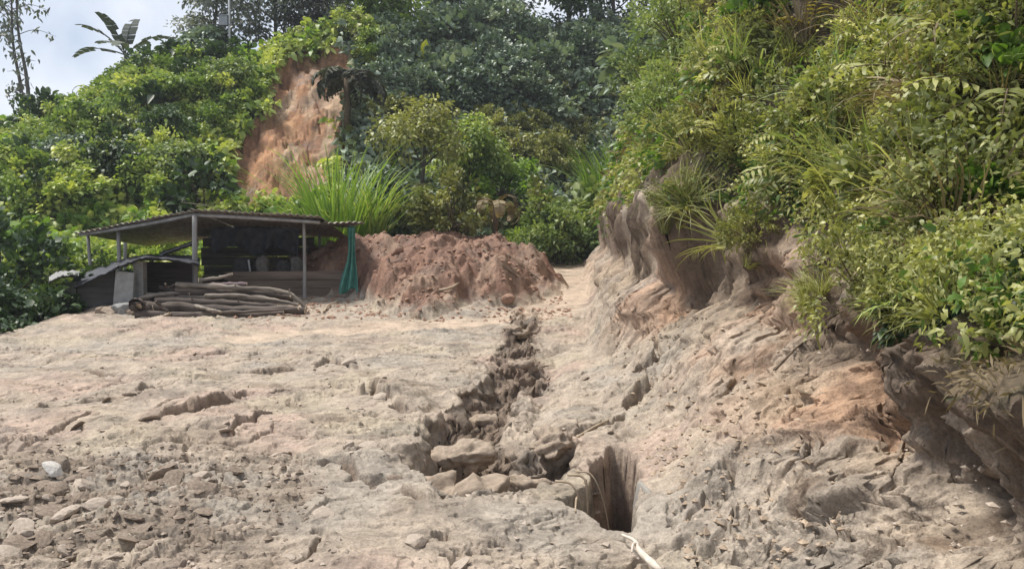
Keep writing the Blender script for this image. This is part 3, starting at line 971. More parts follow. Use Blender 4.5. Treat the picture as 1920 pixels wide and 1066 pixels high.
ctr = VV[HF].mean(1)
cx, cy = ctr[:, 0], ctr[:, 1]
isR = (cx > 2.0) & (cy < 44) & (cx / cy > .09) & ~((cy > 36) & (cx / cy < .16))
isM = ~isR & (cx / cy > -.215)
isL = ~isR & ~isM
vis = (cx / cy < .85) & (cx / cy > -.9)
undergrowth("undergrowth", isR & vis & (cy < 40), 150000, .14, .50, G_RIGHT, "yellow green undergrowth covering the steep right slope", 1, 1.6, -.24, .75)
undergrowth("undergrowth", isM & vis & (cy < 60), 90000, .27, .8, G_DARK, "grey green undergrowth covering the middle hill", 2, .5)
isD = isL & (cx < -9.3) & (cy < 23.5)
isL = isL & ~isD
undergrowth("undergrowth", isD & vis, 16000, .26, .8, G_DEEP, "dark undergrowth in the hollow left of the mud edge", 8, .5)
undergrowth("undergrowth", isL & vis & (cy < 56), 120000, .26, .7, G_LEFT, "fresh green undergrowth covering the left hill", 3, .8)


undergrowth("dead_undergrowth", isR & vis & (cy < 40), 26000, .22, .55, G_DRY, "straw coloured dead stalks through the right slope's undergrowth", 4, 1.6, .05, .3)
undergrowth("undergrowth", isR & vis & (cy < 40), 40000, .20, .6, G_LIME, "lime young leaves in patches on the right slope", 5, 1.6, .12, .7)
undergrowth("undergrowth", isL & vis & (cy < 56) & (cy > 25), 26000, .30, .9, G_LIME, "lime young leaves in patches on the left hill", 6, .8, .12)
undergrowth("undergrowth", isM & vis & (cy < 56), 9000, .30, .9, G_OLIVE, "olive leaves in patches on the middle hill", 7, .6, .12)


# --- individual plants scattered over the slopes
def scatter(polypx, n, seed, lip=False):
    """random points of a photograph region, dropped on the slope where they are seen"""
    rs = np.random.RandomState(seed)
    poly = np.array(polypx, float)
    lo, hi = poly.min(0), poly.max(0)
    pts = []
    while len(pts) < n:
        c = lo + rs.rand(n * 3, 2) * (hi - lo)
        c = c[polysdf(c[:, 0], c[:, 1], [tuple(p) for p in poly]) < 0]
        pts += list(c)
    pts = np.array(pts[:n])
    d = hits(pts[:, 0], pts[:, 1])
    ok = ~np.isnan(d)
    P = at(pts[ok, 0], pts[ok, 1], d[ok])
    zz, _, mk = terrain(P[:, 0], P[:, 1], True)
    P[:, 2] = zz; P[:, 0] += overhang(P[:, 0], P[:, 1], zz, mk)
    px, py = topix(P)
    s = polysdf(px, py, [tuple(p) for p in SCAR_PX])
    gap = fbm(P[:, 0] * .7 + P[:, 2] * .5 + 1, P[:, 1] * .5 + P[:, 2] * .6, 3, 341)     # bare gaps of the right slope
    return P[(s > 19) & ((P[:, 0] < 2) | (gap > -.20)) & ((P[:, 0] < 2) | mk['hill'] | lip | (mk['d'] > .38))], rs


PROTO = {}
def proto(key, maker, mf, ms, n=4):
    if key not in PROTO:
        L = []
        for i in range(n):
            r = np.random.RandomState(hash(key) % 1000 * 0 + sum(map(ord, key)) * 13 + i)
            f, st = maker(r)
            L.append(one_mesh(key.split('/')[0], f, st, mf, ms) if st is not None else f.mesh(key.split('/')[0], mf))
        PROTO[key] = L
    return PROTO[key]


def spread(name, key, maker, mf, ms, P, rs, label, cat, group, smin, smax, tilt=.25, sink=.1, lean=None):
    ms_ = proto(key, maker, mf, ms)
    for i, p in enumerate(P):
        o = link(name, ms_[i % len(ms_)])
        s = smin + (smax - smin) * rs.rand()
        o.location = (p[0], p[1], p[2] - sink * s)
        tx, ty = tilt * rs.randn(), tilt * rs.randn()
        if lean: tx += lean[0]; ty += lean[1]
        o.rotation_euler = (tx, ty, rs.rand() * 6.283)
        o.scale = (s * (.85 + .3 * rs.rand()), s * (.85 + .3 * rs.rand()), s * (.8 + .45 * rs.rand()))
        tag(o, label, cat, group, 'thing')


mk_bush = lambda r: g_shrub(r, .8, 34, 62, .13, .5, 1.0)
mk_bushfine = lambda r: g_shrub(r, .8, 24, 44, .12, .34, 1.2)
mk_bigleaf = lambda r: g_shrub(r, .8, 20, 14, .27, .5, 1.1, big=True)
mk_grass = lambda r: (g_grass(r, 80, 1.0, .03), None)
mk_reed = lambda r: (g_grass(r, 60, 1.1, .05, .2, 1.35, .33), None)
mk_fern = lambda r: g_fern(r, 11, .9, .2)

# left hill
LH = [(0, 240), (120, 225), (250, 160), (400, 105), (520, 75), (512, 180), (450, 260), (430, 400), (330, 400), (140, 430), (0, 440)]
P, rs = scatter(LH, 80, 21)
spread("shrub", "shrub/left", mk_bush, G_LEFT, M_STEM, P, rs, "leafy green shrub on the left hill above the shed", "shrub", "shrubs on the left hill", 1.0, 1.9)
P, rs = scatter(LH, 46, 22)
spread("broadleaf_plant", "broadleaf_plant/left", mk_bigleaf, G_DEEP, M_STEM, P, rs, "dark broad leaved plant on the left hill above the shed", "plant", "broad leaved plants on the left hill", .9, 1.7)
P, rs = scatter(LH, 30, 23)
spread("fern", "fern/left", mk_fern, G_LIME, M_STEM, P, rs, "light green fern on the left hill above the shed", "fern", "ferns on the left hill", 1.0, 1.9)
# rim over the scar
P, rs = scatter([(500, 100), (560, 60), (700, 50), (720, 110), (690, 180), (668, 110), (610, 72), (540, 88)], 14, 24)
spread("shrub", "shrub/left", mk_bush, G_LEFT, M_STEM, P, rs, "green shrub hanging over the rim of the orange scar", "shrub", "shrubs round the scar rim", .8, 1.5)
# middle hill
MH = [(690, 90), (800, 40), (1000, 45), (1180, 60), (1235, 150), (1220, 230), (1000, 240), (860, 230), (720, 200)]
P, rs = scatter(MH, 62, 25)
spread("shrub", "shrub/middle", mk_bush, G_DARK, M_STEM, P, rs, "grey green shrub on the middle hill", "shrub", "shrubs on the middle hill", 1.1, 2.1)
P, rs = scatter(MH, 45, 26)
spread("broadleaf_plant", "broadleaf_plant/middle", mk_bigleaf, G_DARK, M_STEM, P, rs, "grey green broad leaved plant on the middle hill", "plant", "broad leaved plants on the middle hill", 1.0, 1.9)
P, rs = scatter([(690, 200), (860, 230), (1000, 240), (1100, 260), (1060, 330), (900, 330), (880, 300), (760, 240), (690, 270)], 22, 27)
spread("shrub", "shrub/foot", mk_bush, G_OLIVE, M_STEM, P, rs, "olive green shrub at the foot of the middle hill", "shrub", "shrubs at the foot of the middle hill", .9, 1.6)
# right slope
RS1 = [(1240, 0), (1920, 0), (1920, 420), (1780, 480), (1640, 540), (1450, 470), (1250, 440), (1200, 380), (1230, 200)]
P, rs = scatter(RS1, 100, 31)
spread("shrub", "shrub/right", mk_bushfine, G_RIGHT, M_STEM, P, rs, "small yellow green shrub on the steep right slope", "shrub", "shrubs on the right slope", .28, .85, lean=(0, -.3))
P, rs = scatter(RS1, 120, 32)
spread("grass_tuft", "grass_tuft/right", mk_grass, G_RIGHT, M_STEM, P, rs, "arching grass tuft on the steep right slope", "grass", "grass tufts on the right slope", .3, 1.05, lean=(0, -.35))
P, rs = scatter(RS1, 66, 33)
spread("fern", "fern/right", mk_fern, G_RIGHT, M_STEM, P, rs, "yellow green fern on the steep right slope", "fern", "ferns on the right slope", .4, 1.2, lean=(0, -.35))
P, rs = scatter(RS1, 60, 34)
spread("dry_grass_tuft", "dry_grass_tuft/right", mk_grass, G_DRY, M_STEM, P, rs, "straw coloured dry grass tuft on the steep right slope", "grass", "dry grass tufts on the right slope", .4, 1.1, lean=(0, -.5))
P, rs = scatter(RS1, 40, 35)
spread("broadleaf_plant", "broadleaf_plant/right", mk_bigleaf, G_RIGHT, M_STEM, P, rs, "yellow green broad leaved plant on the steep right slope", "plant", "broad leaved plants on the right slope", .22, .48, lean=(0, -.3))
mk_long = lambda r: (g_grass(r, 46, 1.8, .045, .2, 1.35, .42), None)
P, rs = scatter([(1250, 0), (1920, 0), (1920, 380), (1500, 400), (1260, 300)], 18, 38)
spread("long_grass", "long_grass/right", mk_long, G_PALE, M_STEM, P, rs, "tall pale arching grass standing out of the right slope", "grass", "tall grasses on the right slope", .38, .8, lean=(0, -.35))
P, rs = scatter([(1235, 0), (1320, 0), (1290, 380), (1190, 400), (1225, 200)], 18, 39)
spread("shrub", "shrub/nose", mk_bushfine, G_PALE, M_STEM, P, rs, "shrub jutting from the far edge of the right slope", "shrub", "shrubs on the right slope's far edge", .8, 1.5, lean=(0, -.5))
P, rs = scatter([(1240, 425), (1400, 440), (1400, 470), (1300, 460)], 9, 40, True)
spread("dry_grass_tuft", "dry_grass_tuft/alcove", mk_long, G_OLIVE, M_STEM, P, rs, "olive grass hanging down over the dark alcove of the bank", "grass", "grasses hanging over the alcove", .3, .55, lean=(0, -1.0))
# lip of the bank
LIP = [(1180, 380), (1400, 420), (1460, 530), (1700, 540), (1920, 520), (1920, 600), (1720, 610), (1490, 590), (1390, 470), (1190, 420)]
P, rs = scatter(LIP, 60, 36, True)
spread("grass_tuft", "grass_tuft/lip", mk_grass, G_OLIVE, M_STEM, P, rs, "olive grass tuft drooping over the lip of the bank", "grass", "grass tufts on the bank lip", .22, .5, lean=(0, -.4))
P, rs = scatter(LIP, 22, 37, True)
spread("shrub", "shrub/lip", mk_bushfine, G_OLIVE, M_STEM, P, rs, "low olive shrub on the lip of the right bank", "shrub", "shrubs on the bank lip", .25, .55, lean=(0, -.3))

# ------------------------------------------------------------------ the plants one can tell apart
def spot(px, py):
    d = hits(np.array([px]), np.array([py]))[0]
    p = at(px, py, d)
    return (float(p[0]), float(p[1]), zat(p[0], p[1]))


def ground_at(px, depth):
    x = (px - 960) / F * depth
    return (x, depth, zat(x, depth))


R_ = lambda s: np.random.RandomState(s)
# reed clumps and bamboo-like grass
def reeds(px, D, L, n, m, label, seed, spread_=.7, W=.07, group=None, z=None):
    f = g_grass(R_(seed), n, L, W, spread_, 1.40, .30)
    loc = ground_at(px, D)
    o = link("tall_grass_clump", f.mesh("tall_grass_clump", m))
    o.location = loc if z is None else (loc[0], loc[1], z)
    return tag(o, label, "tall grass", group, "thing")


reeds(632, 26.5, 4.1, 300, G_LIME, "bright green clump of tall arching grass behind the shed roof", 401, .75, .08)
reeds(690, 27.0, 3.3, 160, G_LEFT, "smaller darker clump of tall grass between the shed roof and the black hollow", 402, .6, .075)
reeds(1175, 33.0, 3.0, 420, G_LIME, "pale lime stand of tall grass at the head of the muddy track", 403, 1.7, .06)
reeds(1235, 31.0, 3.0, 300, G_LIME, "second lime stand of tall grass against the right slope's far end", 407, 1.2, .06)
reeds(1105, 33.0, 2.6, 160, G_LEFT, "green upright grass clump left of the lime stand above the track", 404, .5, .09)
reeds(505, 28, 2.0, 90, G_OLIVE, "olive grass clump at the foot of the orange scar", 405, .6, .07)
reeds(405, 27, 1.9, 90, G_LIME, "short lime grass clump just behind the peak of the shed roof", 406, .6, .07)

def bush(px, D, sc, m, label, seed, leaf=.12, cat="bush", name="bush", R=.8, ncl=34, per=60, wid=.45, h=1.1, z=None, big=False):
    f, st = g_shrub(R_(seed), R, ncl, per, leaf, wid, h, big)
    x, y, zz = ground_at(px, D)
    return plant(name, (x, y, zz if z is None else z), f, st, m, M_STEM, label, cat, rz=seed, sc=sc)


bush(850, 27.6, 1.9, G_OLIVE, "olive brown bush growing on the back of the soil heap", 411)
bush(735, 28.6, 1.5, G_DEEP, "very dark bush in the black hollow behind the shed's tall grass", 426, leaf=.13)  # added; its dark leaf colour stands in for the hollow's shade
bush(800, 28.4, 1.5, G_OLIVE, "dull twiggy bush between the black hollow and the olive bush", 412)
bush(1050, 31.5, 2.2, G_PALE, "round pale lime bush overhanging the far end of the track", 413, leaf=.10, per=90)
bush(985, 32.5, 1.6, G_LEFT, "mid green bush left of the round lime bush", 414)
bush(1130, 32.5, 2.1, G_PALE, "broad leaved green bush on the right of the round lime bush", 415, leaf=.26, per=18, big=True)
bush(1010, 34, 2.2, G_OLIVE, "olive leafy bush above the round lime bush", 416)
bush(930, 36, 2.6, G_LIME, "lime topped bush in the middle of the far slope", 417)
bush(84, 22.6, 1.5, G_LEFT, "bright leafy bush beside the left end of the shed roof", 418, leaf=.12, per=80)
bush(-60, 17.6, 1.7, G_DEEP, "tall dark glossy bush at the left edge of the mud", 419, leaf=.13, per=80)
bush(-190, 16.0, 2.2, G_DEEP, "dark bush cut by the left edge of the picture", 420, leaf=.13)
bush(28, 19.3, 1.25, G_DEEP, "low dark bush in front of the hut's left wall", 421, leaf=.14)
bush(0, 23, 3.0, G_DEEP, "big dark bush standing behind the glossy bush at far left", 422)
bush(165, 25.5, 2.2, G_LEFT, "green bush behind the left half of the shed roof", 423)
bush(300, 27.5, 2.2, G_LEFT, "pale green bush behind the shed roof's peak", 424)
bush(240, 26, 1.8, G_DEEP, "dark bush seen through the open side of the shed", 425)
for i, (px, py, sc, lab) in enumerate([
        (1412, 60, .75, "lime plant at the top edge of the right slope"),
        (1400, 365, .42, "lime shoot with feathery leaves low on the right slope"),
        (1690, 490, .42, "vivid lime broad leaved plant near the bank lip"),
        (1865, 180, .55, "lime yellow plant below the dark hollow at upper right"),
        (1445, 110, .5, "yellow green plant left of the golden fern"),
        (1860, 420, .42, "pale green plant at the right edge above the bare patch"),
        (1735, 390, .40, "lime leafed plant beside the grey earth pocket")]):
    x, y, z = spot(px, py)
    f, st = g_shrub(R_(430 + i), .6, 20, 18, .24, .5, 1.1, True)
    plant("lime_plant", (x, y, z - .05), f, st, G_LIME, M_STEM, lab, "plant", rz=i, sc=sc)
# large overhanging tussock at the right edge
x, y, z = spot(1800, 640)
o = link("grass_tussock", g_grass(R_(441), 150, .62, .03, .22, 1.1, .5).mesh("grass_tussock", G_LEFT))
o.location = (x, y, z); tag(o, "broad bladed tussock hanging over the dark undercut at right", "grass", kind="thing")
for i, (px, py, sc, lab) in enumerate([(1740, 640, .38, "dark leafy shrub at the left end of the overhanging clump"),
                                       (1870, 650, .46, "dark leafy shrub at the right edge over the undercut"),
                                       (1910, 600, .5, "glossy dark shrub above the undercut at the right edge"),
                                       (1800, 600, .4, "dark green shrub behind the broad bladed tussock")]):
    x, y, z = spot(px, py)
    f, st = g_shrub(R_(445 + i), .7, 30, 40, .16, .4, .9)
    plant("shrub", (x, y, z - .03), f, st, G_DEEP if i != 3 else G_LEFT, M_STEM, lab, "shrub", rz=i * 2.0, sc=sc, rot=(0, -.5, i))
# golden fern and the pale fronds
x, y, z = spot(1520, 130)
f, st = g_fern(R_(451), 6, .9, .26, 1.2, .2, 11)
plant("fern", (x, y, z), f, st, leaf_mat("leaf_golden", (.25, .20, .05), (.38, .31, .09), (.5, .42, .15)), M_STEM, "golden fern with stiff paired leaflets high on the right slope", "fern", pn_=("fronds", "stem"))
for i, (px, py, L, m, lab) in enumerate([(1830, 60, 1.0, G_DRY, "pale drooping grass beside the dark hollow at the top right"),
                                         (1725, 160, .9, G_DRY, "withered reddish brown fronds below the dark hollow"),
                                         (1350, 455, .7, G_DRY, "dry straw tuft hanging over the alcove in the bank"),
                                         (1780, 280, .7, G_DRY, "fallen straw coloured grass in the middle right slope")]):
    x, y, z = spot(px, py)
    o = link("dry_grass_tuft", g_grass(R_(455 + i), 55, L, .035, .2, .9, .6).mesh("dry_grass_tuft", m))
    o.location = (x, y, z); o.rotation_euler = (0, -.5, 0)
    tag(o, lab, "dry grass", kind="thing")

# withered palm on the scar's right rim
M_WITHER = leaf_mat("leaf_withered", (.065, .07, .048), (.12, .128, .088), (.20, .205, .15), trans=.15, rough=.8)
x, y, z = spot(655, 245)
f, st = g_fern(R_(461), 15, 2.4, .75, .75, .34, 30)
f = [f]
for V in f[0].V + st.V: V[:, 2] += 2.0
st.tube([(0, 0, -.3), (.07, 0, 1.0), (0, .03, 2.05)], [.17, .14, .12], 8)
plant("drooping_palm", (x, y - .6, z - .1), f, st, M_WITHER, M_STEM, "drooping grey green palm with hanging fronds on the scar's right rim", "palm", pn_=("frond", "trunk"))
x, y, z = ground_at(928, 27.2)
f, st = g_paddle(R_(462), 8, 1.3, .36, .95, .9, .50, 10, .5)
plant("withered_banana", (x, y, z), f, st, G_DRY, M_STEM, "straw coloured dead banana plant behind the soil heap", "banana plant", pn_=("leaf", "trunk"), sc=1.1)
# sapling with one bright yellow leaf
x, y, z = spot(798, 160)
r = empty("sapling", (x, y - .4, z))
g = Geo(); g.tube(bez([(0, 0, -.3), (.05, 0, .6), (-.05, 0, 1.35)], 5), np.linspace(.03, .015, 11), 5); link("stem", g.mesh("stem", M_STEM), r)
g = Geo(); g.bigleaves(np.array([[-.05, 0, 1.3]]), np.array([[.15, -.2, 1]]), np.array([1.15]), np.array([.5]), np.array([.6]), .1)
o = link("leaf", g.mesh("leaf", leaf_mat("leaf_yellow", (.5, .5, .04), (.62, .62, .05), (.7, .66, .1))), r)
g = Geo(); g.bigleaves(np.array([[-.05, 0, 1.3]]), np.array([[-.8, -.2, .5]]), np.array([.7]), np.array([.22]), np.array([.4]), .1); link("leaf", g.mesh("leaf", bpy.data.materials["leaf_yellow"]), r)
tag(r, "thin sapling holding up one bright yellow leaf", "sapling")

# trees
def tree(px, D, m, label, seed, name="tree", cat="tree", group=None, z=None, **k):
    f, st = g_tree(R_(seed), **k)
    x, y, zz = ground_at(px, D)
    return plant(name, (x, y, (zz if z is None else z) - .1), f, st, m, M_TRUNK, label, cat, group, rz=seed * 1.3, pn_=("crown", "trunk"))


tree(795, 31.5, G_OLIVE, "bushy olive tree over the black hollow behind the soil heap", 501, H=5.0, R=2.1, nb=13, per=120, leaf=.2, bare=.55, tr=.13)
tree(715, 30.0, G_DARK, "small dark tree between the scar and the black hollow", 502, H=2.8, R=1.2, nb=14, per=130, leaf=.2, bare=.45, tr=.1)
tree(880, 35.0, G_LEFT, "green tree standing right of the black hollow", 503, H=4.0, R=1.8, nb=16, per=140, leaf=.2, bare=.35, tr=.11)
for i, (px, D, H, R, m, lab) in enumerate([
        (1240, 55, 10, 3.8, G_DEEP, "dark tree at the top right of the far hill beside the right slope"),
        (1150, 56, 9, 3.8, G_DEEP, "very dark tree crown at the top behind the middle hill"),
        (1065, 56, 8.5, 3.2, G_DEEP, "dark tree right of the bright sky gaps at the top"),
        (965, 55, 7.5, 3.2, G_DARK, "dark tree left of the bright sky gaps at the top"),
        (880, 54, 6.5, 3.0, G_DARK, "grey green tree at the top middle of the far ridge"),
        (790, 52, 6, 2.8, G_DARK, "grey green tree above the yellow leaf sapling"),
        (700, 46, 4.6, 2.2, G_LEFT, "green tree on the ridge above the scar"),
        (605, 45.5, 5.6, 2.3, G_SKY, "thin leaved tree on the ridge left above the scar"),
        (520, 46, 6.5, 2.6, G_SKY, "pale thin leaved tree just right of the ridge pole"),
        (410, 47, 7.5, 2.4, G_SKY, "loose pale tree behind the ridge pole"),
        (340, 46, 2.2, 1.3, G_DARK, "low round tree on the ridge right of the banana plant"),
        (400, 45, 2.4, 1.4, G_DARK, "low tree on the ridge below the loose pale tree")]):
    tree(px, D, m, lab, 510 + i, H=H, R=R, nb=18, per=150, leaf=.30 if m is not G_SKY else .24, bare=.3 if m is G_SKY else .07, tr=.16, tree_top=.55)

for i, (px, py, sc, m, lab) in enumerate([
        (235, 250, .8, G_PALE, "small pale tree on the upper left hill below the banana plant"), (330, 190, .9, G_LEFT, "small green tree on the upper left hill"),
        (440, 170, 1.0, G_PALE, "pale leaved tree left of the scar's top"), (120, 330, .9, G_DARK, "grey green tree low on the left hill"),
        (335, 335, .9, G_PALE, "pale leaved small tree left of the scar's foot"), (215, 345, 1.0, G_DEEP, "dark tree above the left end of the shed roof"),
        (320, 270, 1.0, G_DEEP, "dark small tree in the middle of the left hill")]):
    d = hits(np.array([px]), np.array([py + 30]))[0]
    tree(px, d, m, lab, 560 + i, H=2.0 * sc, R=1.2 * sc, nb=13, per=80, leaf=.20, bare=.3, tr=.08, tree_top=.5)


def slim(px, D, H, lab, seed, crown):
    rs = R_(seed); f, st = Geo(), Geo()
    tp = bez([(0, 0, -.5), (-.05 * H * .3, 0, H * .3), (-.06 * H, 0, H * .6), (-.07 * H, .1, H)], 6)
    st.tube(tp, np.linspace(.13, .035, len(tp)), 6)
    def twigs(zlo, zhi, n, sp, per):
        for k in range(n):
            fr = (zlo + (zhi - zlo) * rs.rand())
            b = np.array([np.interp(fr * (len(tp) - 1), np.arange(len(tp)), tp[:, i]) for i in range(3)])
            az = rs.rand() * 6.283; l = sp * (.5 + .7 * rs.rand())
            tip = b + np.array([math.cos(az) * l, math.sin(az) * l, l * .25])
            c = bez([b, (b + tip) / 2 + np.array([0, 0, .15 * l]), tip], 4)
            st.tube(c, np.linspace(.028, .008, 9), 4, cap=False)
            q = c[rs.randint(3, 9, per)] + rs.randn(per, 3) * .16
            f.leaves(q, np.stack([rs.randn(per) * .6, rs.randn(per) * .6, -.35 - .6 * rs.rand(per)], -1), .36 * (.5 + .7 * rs.rand(per)), .15, np.clip(.4 + .2 * rs.randn(per), 0, 1), droop=.3, rs=rs)
    twigs(.22, .36, 7, .8, 6)
    twigs(.42, .60, 5, .6, 5)
    if crown: twigs(.62, 1.0, 20, 2.9, 13)
    x, y, z = ground_at(px, D)
    plant("slender_tree", (x, y, z - .2), f, st, G_SKY, M_TRUNK, lab, "tree", pn_=("crown", "trunk"))


slim(64, 46, 9.5, "right one of two slender bare trunked trees on the left ridge", 531, True)
slim(52, 46.6, 8.6, "left one of two slender bare trunked trees on the left ridge", 532, True)
x, y, z = ground_at(243, 45)
f, st = g_paddle(R_(541), 8, 1.9, .55, 1.3, 1.2, .16, 10, .5, azs=[0.15, .5, 1.6, 2.7, 3.1, 3.5, 5.0, 4.3], els=[.75, .35, 1.35, .75, .35, .9, .3, 1.2])
plant("banana_plant", (x, y, z + .1), f, st, G_BANANA, M_TRUNK, "banana plant with ragged paddle leaves against the sky on the left ridge", "banana plant", pn_=("leaf", "trunk"), sc=1.55)
x, y, z = ground_at(190, 45)
f, st = g_paddle(R_(542), 4, 1.6, .4, .5, 1.0, .34, 10, .4)
plant("banana_plant", (x, y, z), f, st, G_BANANA, M_TRUNK, "smaller banana plant with one curled leaf at the foot of the tall one", "banana plant", pn_=("leaf", "trunk"))

# pole on the ridge
M_PALE = plain("pale_paint", (.45, .46, .47), (.6, .6, .6), 9, .6)
M_GREYBOX = plain("grey_metal", (.20, .22, .23), (.30, .31, .32), 9, .5, metal=.2)
px_, D_ = 437, 44.5
x, y, z = ground_at(px_, D_)
r = empty("utility_pole", (x, y, z))
g = Geo(); g.tube([(0, 0, -.5), (0, 0, 2.4), (0, 0, 6.2)], [.07, .065, .06], 8); link("pole", g.mesh("pole", M_PALE), r)
g = Geo(); g.box((-.30, 0, 2.75), (.46, .3, .52)); g.box((-.30, 0, 3.03), (.52, .36, .05)); link("box", g.mesh("box", M_GREYBOX, False), r)
tag(r, "pale pole with a small grey box on the ridge", "pole")

# ------------------------------------------------------------------ the shed
M_TIN = plain("rusty_tin", (.17, .115, .075), (.36, .35, .31), 3, .55, .15, metal=.25)
M_POST = plain("weathered_post", (.20, .19, .18), (.36, .35, .34), 6, .8, stretch=(1, 1, .15))
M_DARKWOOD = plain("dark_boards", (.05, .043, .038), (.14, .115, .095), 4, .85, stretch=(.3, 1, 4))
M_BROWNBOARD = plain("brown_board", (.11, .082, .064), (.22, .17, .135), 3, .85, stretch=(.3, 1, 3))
M_TARP = plain("dark_tarp", (.030, .032, .040), (.075, .078, .09), 5, .5, .2)
M_CONC = plain("grey_concrete", (.19, .19, .185), (.32, .32, .31), 5, .85)
SH = np.array(ground_at(400, 21))
shed = empty("open_shed", SH)
tag(shed, "open sided shed of posts under a low bent tin roof", "shed")
L_ = lambda px, py, D: at(px, py, D) - SH


def sheet(name, a, b, c, d, nx, ny, parent, m, cor=.022, sag=.03, th=.012, seed=0):
    """corrugated sheet: a,b front edge, d,c back edge"""
    rs = R_(seed); u, v = np.meshgrid(np.linspace(0, 1, nx), np.linspace(0, 1, ny))
    P = (np.multiply.outer((1 - u) * (1 - v), a) + np.multiply.outer(u * (1 - v), b) + np.multiply.outer(u * v, c) + np.multiply.outer((1 - u) * v, d))
    ln = np.linalg.norm(np.array(b) - np.array(a))
    P[..., 2] += cor * np.sin(u * ln * 2 * np.pi / .16) + sag * fbm(u * 3 + seed, v * 2, 3, seed)
    P[..., 1] += .05 * np.floor(u * ln / .85 % 2) * (v < .01)
    n = nx * ny; idx = np.arange(n).reshape(ny, nx)
    q = np.stack([idx[:-1, :-1], idx[:-1, 1:], idx[1:, 1:], idx[1:, :-1]], -1).reshape(-1, 4)
    V = P.reshape(-1, 3); V2 = V - np.array([0, 0, th])
    rim = np.concatenate([idx[0, :], idx[1:, -1], idx[-1, -2::-1], idx[-2:0:-1, 0]])
    rr = np.stack([rim, rim + n, np.roll(rim, -1) + n, np.roll(rim, -1)], -1)
    return link(name, npmesh(name, np.concatenate([V, V2]), np.concatenate([q, q[:, ::-1] + n, rr]), m), parent)


A_ = L_(360, 393, 20.0); B_ = L_(140, 436, 20.6); C_ = L_(600, 408, 20.4)
bk = lambda p, dy, dz: p + np.array([p[0] * .0 - .15, dy, dz])
sheet("roof_sheet", B_, A_, bk(A_, 4.6, -.50), bk(B_, 4.2, -.30), 120, 8, shed, M_TIN, seed=1)
sheet("roof_sheet", A_ + np.array([-.05, .0, .025]), C_ + np.array([0, 0, .05]), bk(C_, 4.6, -.45), bk(A_, 4.6, -.47), 120, 8, shed, M_TIN, seed=2)
sheet("roof_sheet", L_(548, 415, 20.8), L_(685, 417, 20.8), L_(650, 425, 24.6), L_(548, 425, 24.6), 60, 8, shed, M_TIN, seed=3)
g = Geo(); g.box(L_(372, 385, 20.4) + np.array([0, 0, .03]), (.7, .5, .015), Matrix.Rotation(.12, 4, 'Y')); link("roof_patch", g.mesh("roof_patch", M_TIN, False), shed)


def stick(name, a, b, r0, r1, m, parent, sides=8, wob=.05, bow=.02):
    a = np.array(a, float); b = np.array(b, float)
    g = Geo(); mid = (a + b) / 2 + RS.randn(3) * bow * np.linalg.norm(b - a)
    c = bez([a, mid, b], 5)
    g.tube(c, np.linspace(r0, r1, len(c)), sides, wob=wob)
    return link(name, g.mesh(name, m), parent)


for (px, yt, D, r_) in ((365, 404, 20.1, .075), (570, 418, 20.9, .05), (658, 420, 21.6, .045), (222, 432, 20.8, .06), (165, 440, 21.2, .05),
                        (600, 424, 24.3, .05), (392, 420, 24.3, .05), (235, 440, 24.2, .06), (480, 424, 24.3, .04)):
    x = (px - 960) / F * D
    stick("post", np.array([x, D, zat(x, D) - .2]) - SH, L_(px, yt, D), r_, r_ * .85, M_POST, shed)
stick("beam", L_(150, 440, 20.75), L_(362, 403, 20.2), .05, .045, M_POST, shed, bow=.005)
stick("beam", L_(362, 403, 20.2), L_(600, 417, 20.6), .045, .045, M_POST, shed, bow=.005)
stick("beam", L_(225, 437, 24.0), L_(345, 434, 24.0), .05, .05, M_POST, shed, bow=.005)
stick("beam", L_(345, 430, 24.0), L_(610, 426, 24.2), .05, .05, M_POST, shed, bow=.005)
# low front wall of boards and back wall
def boards(name, px0, px1, ytop, D, zb, parent, m, n, rough=.02, seed=0, th=.03):
    rs = R_(seed); g = Geo(); zt = at(px0, ytop, D)[2]
    x0, x1 = (px0 - 960) / F * D, (px1 - 960) / F * D
    for i in range(n):
        h = (zt - zb) / n
        g.box(np.array([(x0 + x1) / 2 + rs.randn() * .03, D + .012 * rs.randn(), zb + h * (i + .5)]) - SH, (x1 - x0 + .06 * rs.randn(), th, h * .97), Matrix.Rotation(rough * rs.randn(), 4, 'Y'))
    return link(name, g.mesh(name, m, False), parent)


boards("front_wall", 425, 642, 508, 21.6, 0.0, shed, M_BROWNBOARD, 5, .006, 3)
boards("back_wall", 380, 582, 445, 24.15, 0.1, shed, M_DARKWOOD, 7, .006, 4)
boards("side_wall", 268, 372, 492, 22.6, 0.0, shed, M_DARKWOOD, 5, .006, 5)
g = Geo(); g.box(L_(510, 520, 22.3), (2.4, 1.1, .05)); link("platform", g.mesh("platform", M_DARKWOOD, False), shed)


def blob(name, c, size, m, label, cat, seed, group=None, tilt=0.0, amp=.12):
    """soft filled shape (sack)"""
    import bmesh
    rs = R_(seed); bm = bmesh.new(); bmesh.ops.create_icosphere(bm, subdivisions=4, radius=1)
    V = np.array([v.co[:] for v in bm.verts]); T = np.array([[v.index for v in f.verts] for f in bm.faces]); bm.free()
    n = fbm(V[:, 0] * 1.6 + seed, V[:, 1] * 1.6 + V[:, 2] * 1.3, 4, seed)
    V = np.sign(V) * np.abs(V) ** .75 * (1 + amp * n)[:, None] * np.array(size) / 2
    o = link(name, npmesh(name, V, T, m, attr=None)); o.location = c; o.rotation_euler = (0, tilt, rs.rand() * .6)
    return tag(o, label, cat, group)


